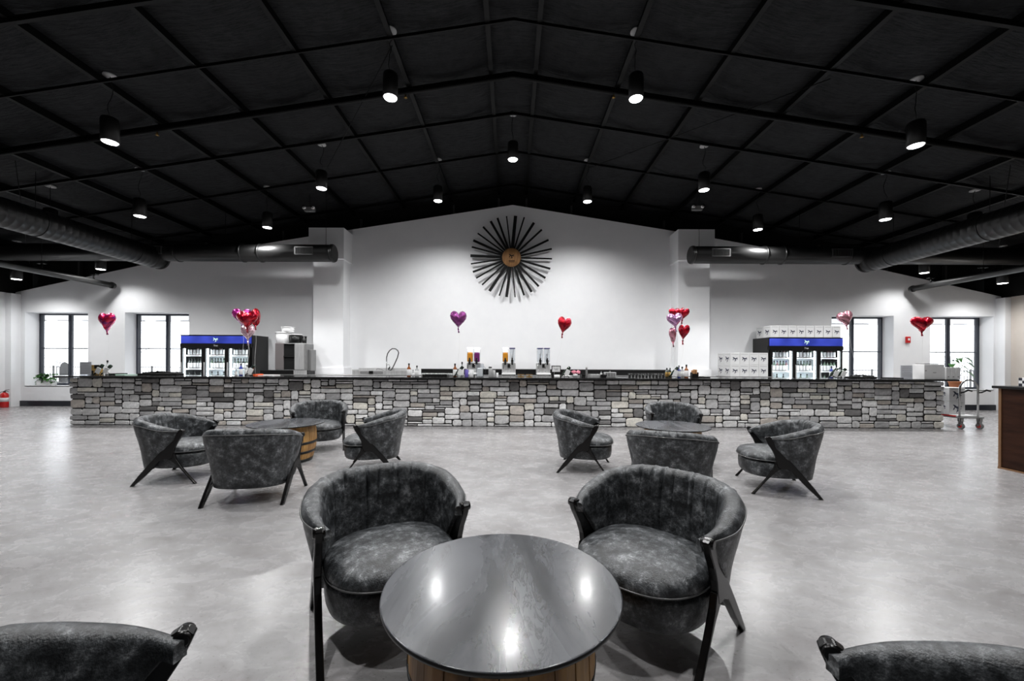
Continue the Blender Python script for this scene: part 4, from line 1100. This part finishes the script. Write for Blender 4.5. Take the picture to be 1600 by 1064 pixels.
MB().box(-.105,-.09,-.01,.01,0,.26).box(.09,.105,-.01,.01,0,.26).box(-.09,.09,-.01,.01,.245,.26).box(-.09,.09,-.01,.01,.0,.12).build('frame', M_blackp, t)
pgs = MB().box(-.09,.09,-.004,.004,.12,.245).build('sheet', M_paper, t); MB().box(-.04,.04,-.006,-.004,.16,.175).box(-.05,.05,-.006,-.004,.19,.2).build('printed_lines', M_inkg, pgs)
canister(870.5, 9, 4, M_white, M_whitep, 'white napkin bundle in front of the black framed sign', y=8.92, name='napkin_bundle', cat='napkins')
# pink flowers
pf = thing('pink_flowers', 'bunch of pink paper flowers in a low pot on the bar', 'flowers', (X(899,9.15), 9.15, BT))
MB().lathe([(0,0),(.045,0),(.055,.07),(0,.07)], 14).build('pot', M_white, pf)
rf = random.Random(2)
for k in range(11):
    a = rf.uniform(0,2*PI); r = rf.uniform(0,.09)
    MB().lathe([(.001,-.025),(.025,-.015),(.032,.004),(.02,.022),(.001,.026)], 8, M=Matrix.Translation((r*math.cos(a), r*math.sin(a)*.6, .12+rf.uniform(-.03,.025)))).build('bloom', M_pink, pf)
canister(916.5, 3.2, 16, M_grayp, M_steel, 'tall slim grey cup stack on bar right of the flowers', name='cup_stack', cat='cups', y=9.2)
def tray(px0, px1, hpx, m_, label, y=9.1, d=.3, name='bar_tray', cat='tray', z=BT):
    x0, x1 = X(px0,y), X(px1,y); h = hpx*y/F; t = thing(name, label, cat, ((x0+x1)/2, y, z)); w_ = (x1-x0)/2
    MB().box(-w_, w_, -d/2, d/2, 0, h*.4, bev=.004).box(-w_, -w_+.012, -d/2, d/2, h*.4, h).box(w_-.012, w_, -d/2, d/2, h*.4, h).box(-w_+.012, w_-.012, d/2-.012, d/2, h*.4, h).box(-w_+.012, w_-.012, -d/2, -d/2+.012, h*.4, h*.8).build('body', m_, t)
    return t
tray(907.5, 913, 4.5, M_blackp, 'black rubber bar tray right of the pink flowers')
tray(920.5, 935.5, 5, M_steel, 'pale steel tray between two black bar trays')
tray(937, 945, 4.5, M_blackp, 'short black box left of the steel caddy', y=9.0)
tray(662, 700, 3.4, M_blackp, 'long black rubber bar mat right of the clear bottle')
tray(1091, 1105, 1.6, M_blackp, 'thin black mat at the bar below the right column')
tray(1385, 1402, 1.5, M_blackp, 'thin black clipboard left of the right sign holder', name='clipboard', cat='clipboard')
tray(180, 189.5, 3, M_dglass, 'flat dark case right of the left tilted bottles', y=9.1)
tray(190.5, 205, 1.5, mat('mint_paper', (.45,.6,.52), .6), 'flat pale green pad right of the dark case', y=9.0, name='notepad', cat='notepad')
tray(402, 405, 2.8, M_orp, 'small orange tray before the left fridge', y=9.1)
tray(408, 432, 1.3, M_whitep, 'flat white tray right of the orange one', y=9.2)
# steel napkin caddy w/ slots, knob
cd_ = thing('steel_caddy', 'slotted steel caddy with round knob on the bar', 'caddy', (X(953,9.2), 9.2, BT))
MB().box(-.13,.13,-.07,.07,0,.115, bev=.006).build('body', M_steel, cd_); 
for k in range(6): MB().box(-.10+k*.036,-.085+k*.036,-.073,-.07,.015,.1).build('slot', M_blackp, cd_)
MB().lathe([(.01,.115),(.02,.125),(.022,.14),(0,.15)], 12).build('knob', M_chrome, cd_)
# glasses standing upside down in rows
gm = MB().lathe([(.026,0),(.028,.002),(.034,.085),(.031,.085),(.026,.006),(0,.006)], 14).mesh('glass', mat('smoky_glass', g3(.03), .08, coat=.5))
for k in range(11):
    px_ = 984 + k*3.4*1.55
    o = bpy.data.objects.new('tumbler', gm); COL.objects.link(o); o.location = (X(px_, 9.35), 9.35, BT)
    tag(o, 'dark tumbler, %s from the left in the row right of the steel caddy' % ORD[k], 'glass', 'dark tumblers in a row on the bar')
gm2 = MB().lathe([(.02,0),(.024,.003),(.03,.07),(.027,.07),(.02,.006),(0,.006)], 12).mesh('glass', M_clearb)
for k in range(17):
    o = bpy.data.objects.new('shot_glass', gm2); COL.objects.link(o); o.location = (X(660+k*3.0, 9.38), 9.38, BT)
    tag(o, 'small clear glass, %s from the left behind the long black bar mat' % ORD[k], 'glass', 'small clear glasses behind the bar mat')
# napkin caddy right
nc = thing('napkin_caddy', 'black caddy holding brown napkins right of the amber bottle', 'caddy', (X(1085,9.1), 9.1, BT))
MB().box(-.075,.075,-.05,.05,0,.012).box(-.075,-.065,-.05,.05,.012,.12).box(.065,.075,-.05,.05,.012,.12).box(-.065,.065,.04,.05,.012,.12).box(-.065,.065,-.05,-.04,.012,.09).build('body', M_blackp, nc)
for k, (a, h) in enumerate(((-.045,.17),(-.01,.19),(.035,.185))): MB().box(a-.015,a+.016,-.03,.03,.013,h, bev=.003).build('napkin', mat('kraft%d' % k, (.45,.24,.11), .8), nc)
# dark lumpy bar mats near windows
def bundle(px0, px1, hpx, label, y=9.15):
    x0, x1 = X(px0,y), X(px1,y); t = thing('cable_bundle', label, 'bundle', ((x0+x1)/2, y, BT)); w_ = (x1-x0)/2; r = random.Random(px0)
    h = hpx*y/F
    mb = MB(); mb.box(-w_, w_*.9, -.12, .1, 0, h*.4, bev=.01); mb.build('folded_mat', M_blackm, t)
    for k in range(5):
        pts = [(-w_*.8+2*w_*.8*q/9, r.uniform(-.1,.08), h*.5+r.uniform(-.01, h*.35)*math.sin(PI*q/9)) for q in range(10)]
        MB().tube(pts, .012, 6).build('coil', M_blackp, t)
bundle(222, 286, 8, 'black folded mat and coiled cables before the second window')
bundle(1324, 1366, 7, 'black folded mat and cables before the third window')
# white cartons at right end of the bar
wc = thing('white_carton', 'wide white carton with dark flap near the right end of bar', 'box', (X(1451,8.75), 8.75, BT))
MB().box(-.22,.22,-.12,.14,0,.325, bev=.006).build('body', M_card, wc); MB().box(-.20,.12,-.10,.1,.325,.345, bev=.004).build('flap', M_grayp, wc); MB().box(-.03,.04,-.122,-.12,.14,.155).box(-.20,-.17,-.122,-.12,.18,.2).build('print', M_inkg, wc)
for k, (a, b) in enumerate(((1469,1476.5),(1476.8,1484),(1484.3,1491.5))):
    t = thing('white_carton', 'narrow white carton at the right end of bar, %s of three' % ('leftmost','middle','rightmost')[k], 'box', (X((a+b)/2,8.72), 8.72, BT), 0, 'narrow white cartons at bar end')
    w_ = X(b,8.72)-X(a,8.72); MB().box(-w_/2+.001,w_/2-.001,-.12,.12,0,.265, bev=.004).build('body', M_card, t); MB().box(-.015,.015,-.122,-.12,.05,.07).build('print', M_inkg, t)
tag(MB().lathe([(0,-.012),(.07,-.01),(.075,0),(.07,.01),(0,.012)], 24, M=Matrix.Rotation(PI/2, 4, 'X')).lathe([(.04,-.09),(.04,-.075),(0,-.07)], 16).build('tape_roll', M_blackp, loc=(X(1431.5,8.97), 8.97, BT+.09)), 'round black disc standing left of the wide white carton', 'disc')

# ------------------------------------------------------------------ plants
def leaf(mb, base, d, ln_, wd, droop=.3):
    d = Vector(d).normalized(); s = d.cross(Vector((0,0,1)))
    if s.length < .1: s = Vector((1,0,0))
    s.normalize(); up = s.cross(d); b = Vector(base); pts = []
    for q, w_ in ((0,.1),(.25,.8),(.55,1),(.8,.6),(1,.02)):
        c = b + d*ln_*q - Vector((0,0,1))*droop*ln_*q*q; pts.append((c - s*wd*w_/2 + up*wd*.12*w_, c - up*wd*.05*w_, c + s*wd*w_/2 + up*wd*.12*w_))
    vs = [v for t_ in pts for v in t_]; fs = []
    for i in range(4):
        for k in (0,1): fs.append((i*3+k, i*3+k+1, i*3+3+k+1, i*3+3+k))
    mb.add(vs, fs, 0, True)
rp = random.Random(6)
iv = thing('ivy_plant', 'bushy green ivy in a white planter on the leftmost window sill', 'plant', (X(73,12.68), 12.68, ZS+.004))
MB().box(-.26,.26,-.08,.08,0,.17, bev=.02).build('planter', M_white, iv)
for k in range(90):
    b = MB(); a = rp.uniform(0,2*PI); x = rp.uniform(-.26,.26); z0 = rp.uniform(.08,.36)
    leaf(b, (x, rp.uniform(-.08,.06), z0), (math.cos(a), math.sin(a)*.7-.25, rp.uniform(.1,.9)), rp.uniform(.11,.17), rp.uniform(.09,.12), .7); b.build('leaf', M_green, iv)
sd = thing('potted_plant', 'broad-leaved green plant in a terracotta pot at the rightmost window', 'plant', (X(1493,12.68), 12.68, ZS+.004))
MB().lathe([(0,0),(.11,0),(.16,.22),(.17,.22),(.17,.26),(.14,.26),(.13,.2),(0,.2)], 24).build('pot', M_terra, sd)
for k in range(9):
    b = MB(); a = k*2.4; h = .55+.055*k; r0 = .08; top_ = (r0*math.cos(a)*2.2+.05, r0*math.sin(a), h+.0)
    st_ = MB().tube([(0,0,.2), (top_[0]*.4, top_[1]*.4, h*.6), top_], .006, 5); st_.build('stem', M_green, sd)
    leaf(b, top_, (math.cos(a)*.8+.25, -.45, .75), .34, .17, 1.1); b.build('leaf', M_green, sd)

# fire extinguisher, fire alarm
fe = thing('fire_extinguisher', 'red fire extinguisher at the foot of the left wall', 'extinguisher', (-15.36, 12.05, 0))
MB().lathe([(0,0),(.085,0),(.09,.01),(.09,.38),(.07,.43),(.03,.46),(0,.46)], 24).build('cylinder', M_red, fe)
MB().lathe([(.0905,.18),(.0915,.18),(.0915,.3),(.0905,.3)], 24).build('label', M_paper, fe)
MB().box(-.02,.02,-.02,.02,.46,.50).tube([(0,0,.5),(.05,0,.53),(.14,0,.54)], .009, 6).tube([(0,0,.49),(.07,0,.5),(.13,0,.48)], .008, 6).build('valve_handle', M_blackp, fe)
MB().tube([(-.02,0,.49),(-.10,-.03,.46),(-.12,-.05,.3),(-.11,-.05,.15)], .011, 6).build('hose', M_blackp, fe)
fa = thing('fire_alarm', 'small red fire alarm box on the wall between the right windows', 'alarm', (X(1418.5,12.47), 12.47, Z(1418,531,12.47)))
MB().box(-.065,.065,-.03,.03,-.10,.10, bev=.01).build('housing', M_red, fa); MB().box(-.03,.03,-.036,-.03,-.02,.05).build('strobe', M_whitep, fa)

# ------------------------------------------------------------------ platform cart with cartons
ct = thing('platform_cart', 'chrome platform trolley with red caster wheels at the right bar end', 'cart', (10.05, 8.78, 0))
xl_, xr_ = X(1506,8.7)-10.05, X(1535,8.7)-10.05
hp = [(xl_,0,.10),(xl_,0,.82)]
for k in range(1, 12): a = PI*(1-k/12); hp.append(((xl_+xr_)/2+(xr_-xl_)/2*math.cos(a), 0, .86+.22*math.sin(a)))
hp += [(xr_,0,.82),(xr_,0,.10)]
MB().tube(hp, .018, 10).build('push_handle', M_chrome, ct)
for x_, d in ((xl_, .22), (xr_, .22)):
    MB().tube([(x_,0,.80),(x_+.06,-.02,.81),(x_+.14,-.04,.86),(x_+d,-.04,.84)], [.016,.018,.02,.02], 8).build('grip', M_blackp, ct)
MB().box(xl_-.03, xr_+.12, -.02, 1.15, .235, .262, bev=.004).build('frame_bar', M_grayp, ct)
MB().box(xl_-.02, xr_+.04, .05, 1.15, .262, .29, bev=.006).build('platform', mat('platform_white', g3(.6), .4), ct)
MB().box(xl_-.035, xl_-.02, .05, 1.15, .262, .292).build('red_edge', M_red, ct)
for x_, y_ in ((xl_+.03,0), (xr_+.04,0), (xl_+.03,1.05), (xr_+.04,1.05)):
    c = MB().tube([(x_-.02,y_,.065),(x_+.02,y_,.065)], .065, 18).build('caster', M_grayp, ct)
    MB().tube([(x_-.024,y_,.065),(x_+.024,y_,.065)], .038, 14).build('hub', M_red, c)
    MB().box(x_-.032,x_-.026,y_-.02,y_+.03,.06,.2).box(x_+.026,x_+.032,y_-.02,y_+.03,.06,.2).box(x_-.032,x_+.032,y_-.03,y_+.04,.17,.24).build('fork', M_chrome, c)
for r in range(2):
    for c in range(2):
        carton(10.05+xl_+.20, 9.17+.345*c, .292+.305*r, 'white carton on the trolley, %s, %s' % ('lower' if r == 0 else 'upper', 'nearest the handle' if c == 0 else 'at the far end'), 'cartons on the trolley', w_=.36, d=.33, h=.30)

# ------------------------------------------------------------------ walnut counter at right
wc_ = thing('walnut_counter', 'dark walnut service counter at the right edge', 'counter', (6.66, 5.44, 0))
MB().box(0, .75, -4.2, 0, .03, 1.09).build('panel', M_cabwood, wc_)
for y_ in (-.03, -4.2): MB().box(-.012, .0, y_, y_+.03, .0, 1.09).build('corner_trim', mat('tan_edge', (.16,.08,.035), .5) if 'tan_edge' not in bpy.data.materials else bpy.data.materials['tan_edge'], wc_)
MB().box(-.02, .0, -4.2, .0, .0, .02).box(0, .75, -.0, .012, 0, .03).build('base_trim', bpy.data.materials['tan_edge'], wc_)
MB().box(-.05, .80, -4.25, .05, 1.09, 1.125, bev=.006).build('top', M_blackp, wc_)
kb = thing('checked_box', 'black and white checked box of white napkins on walnut counter', 'box', (6.92, 5.22, 1.125))
def chk():
    m = mat('check_print', g3(.7), .6); b = m.node_tree.nodes['Principled BSDF']; tc = N(m, 'ShaderNodeTexCoord'); c = N(m, 'ShaderNodeTexChecker', ins={'Scale': 26, 'Color1': (.75,.75,.75,1), 'Color2': (.01,.01,.02,1)}); L(m, tc, 'Object', c, 'Vector'); L(m, c, 'Color', b, 'Base Color'); return m
MB().box(-.13,.16,-.15,.12,0,.115, bev=.004).build('body', chk(), kb)
rk_ = random.Random(9)
for k in range(5): MB().lathe([(.001,-.03),(.045,-.02),(.05,.01),(.02,.05),(.001,.045)], 7, M=Matrix.Translation((-.06+.05*k, rk_.uniform(-.06,.06), .12+rk_.uniform(0,.03)))).build('napkin', M_white, kb)
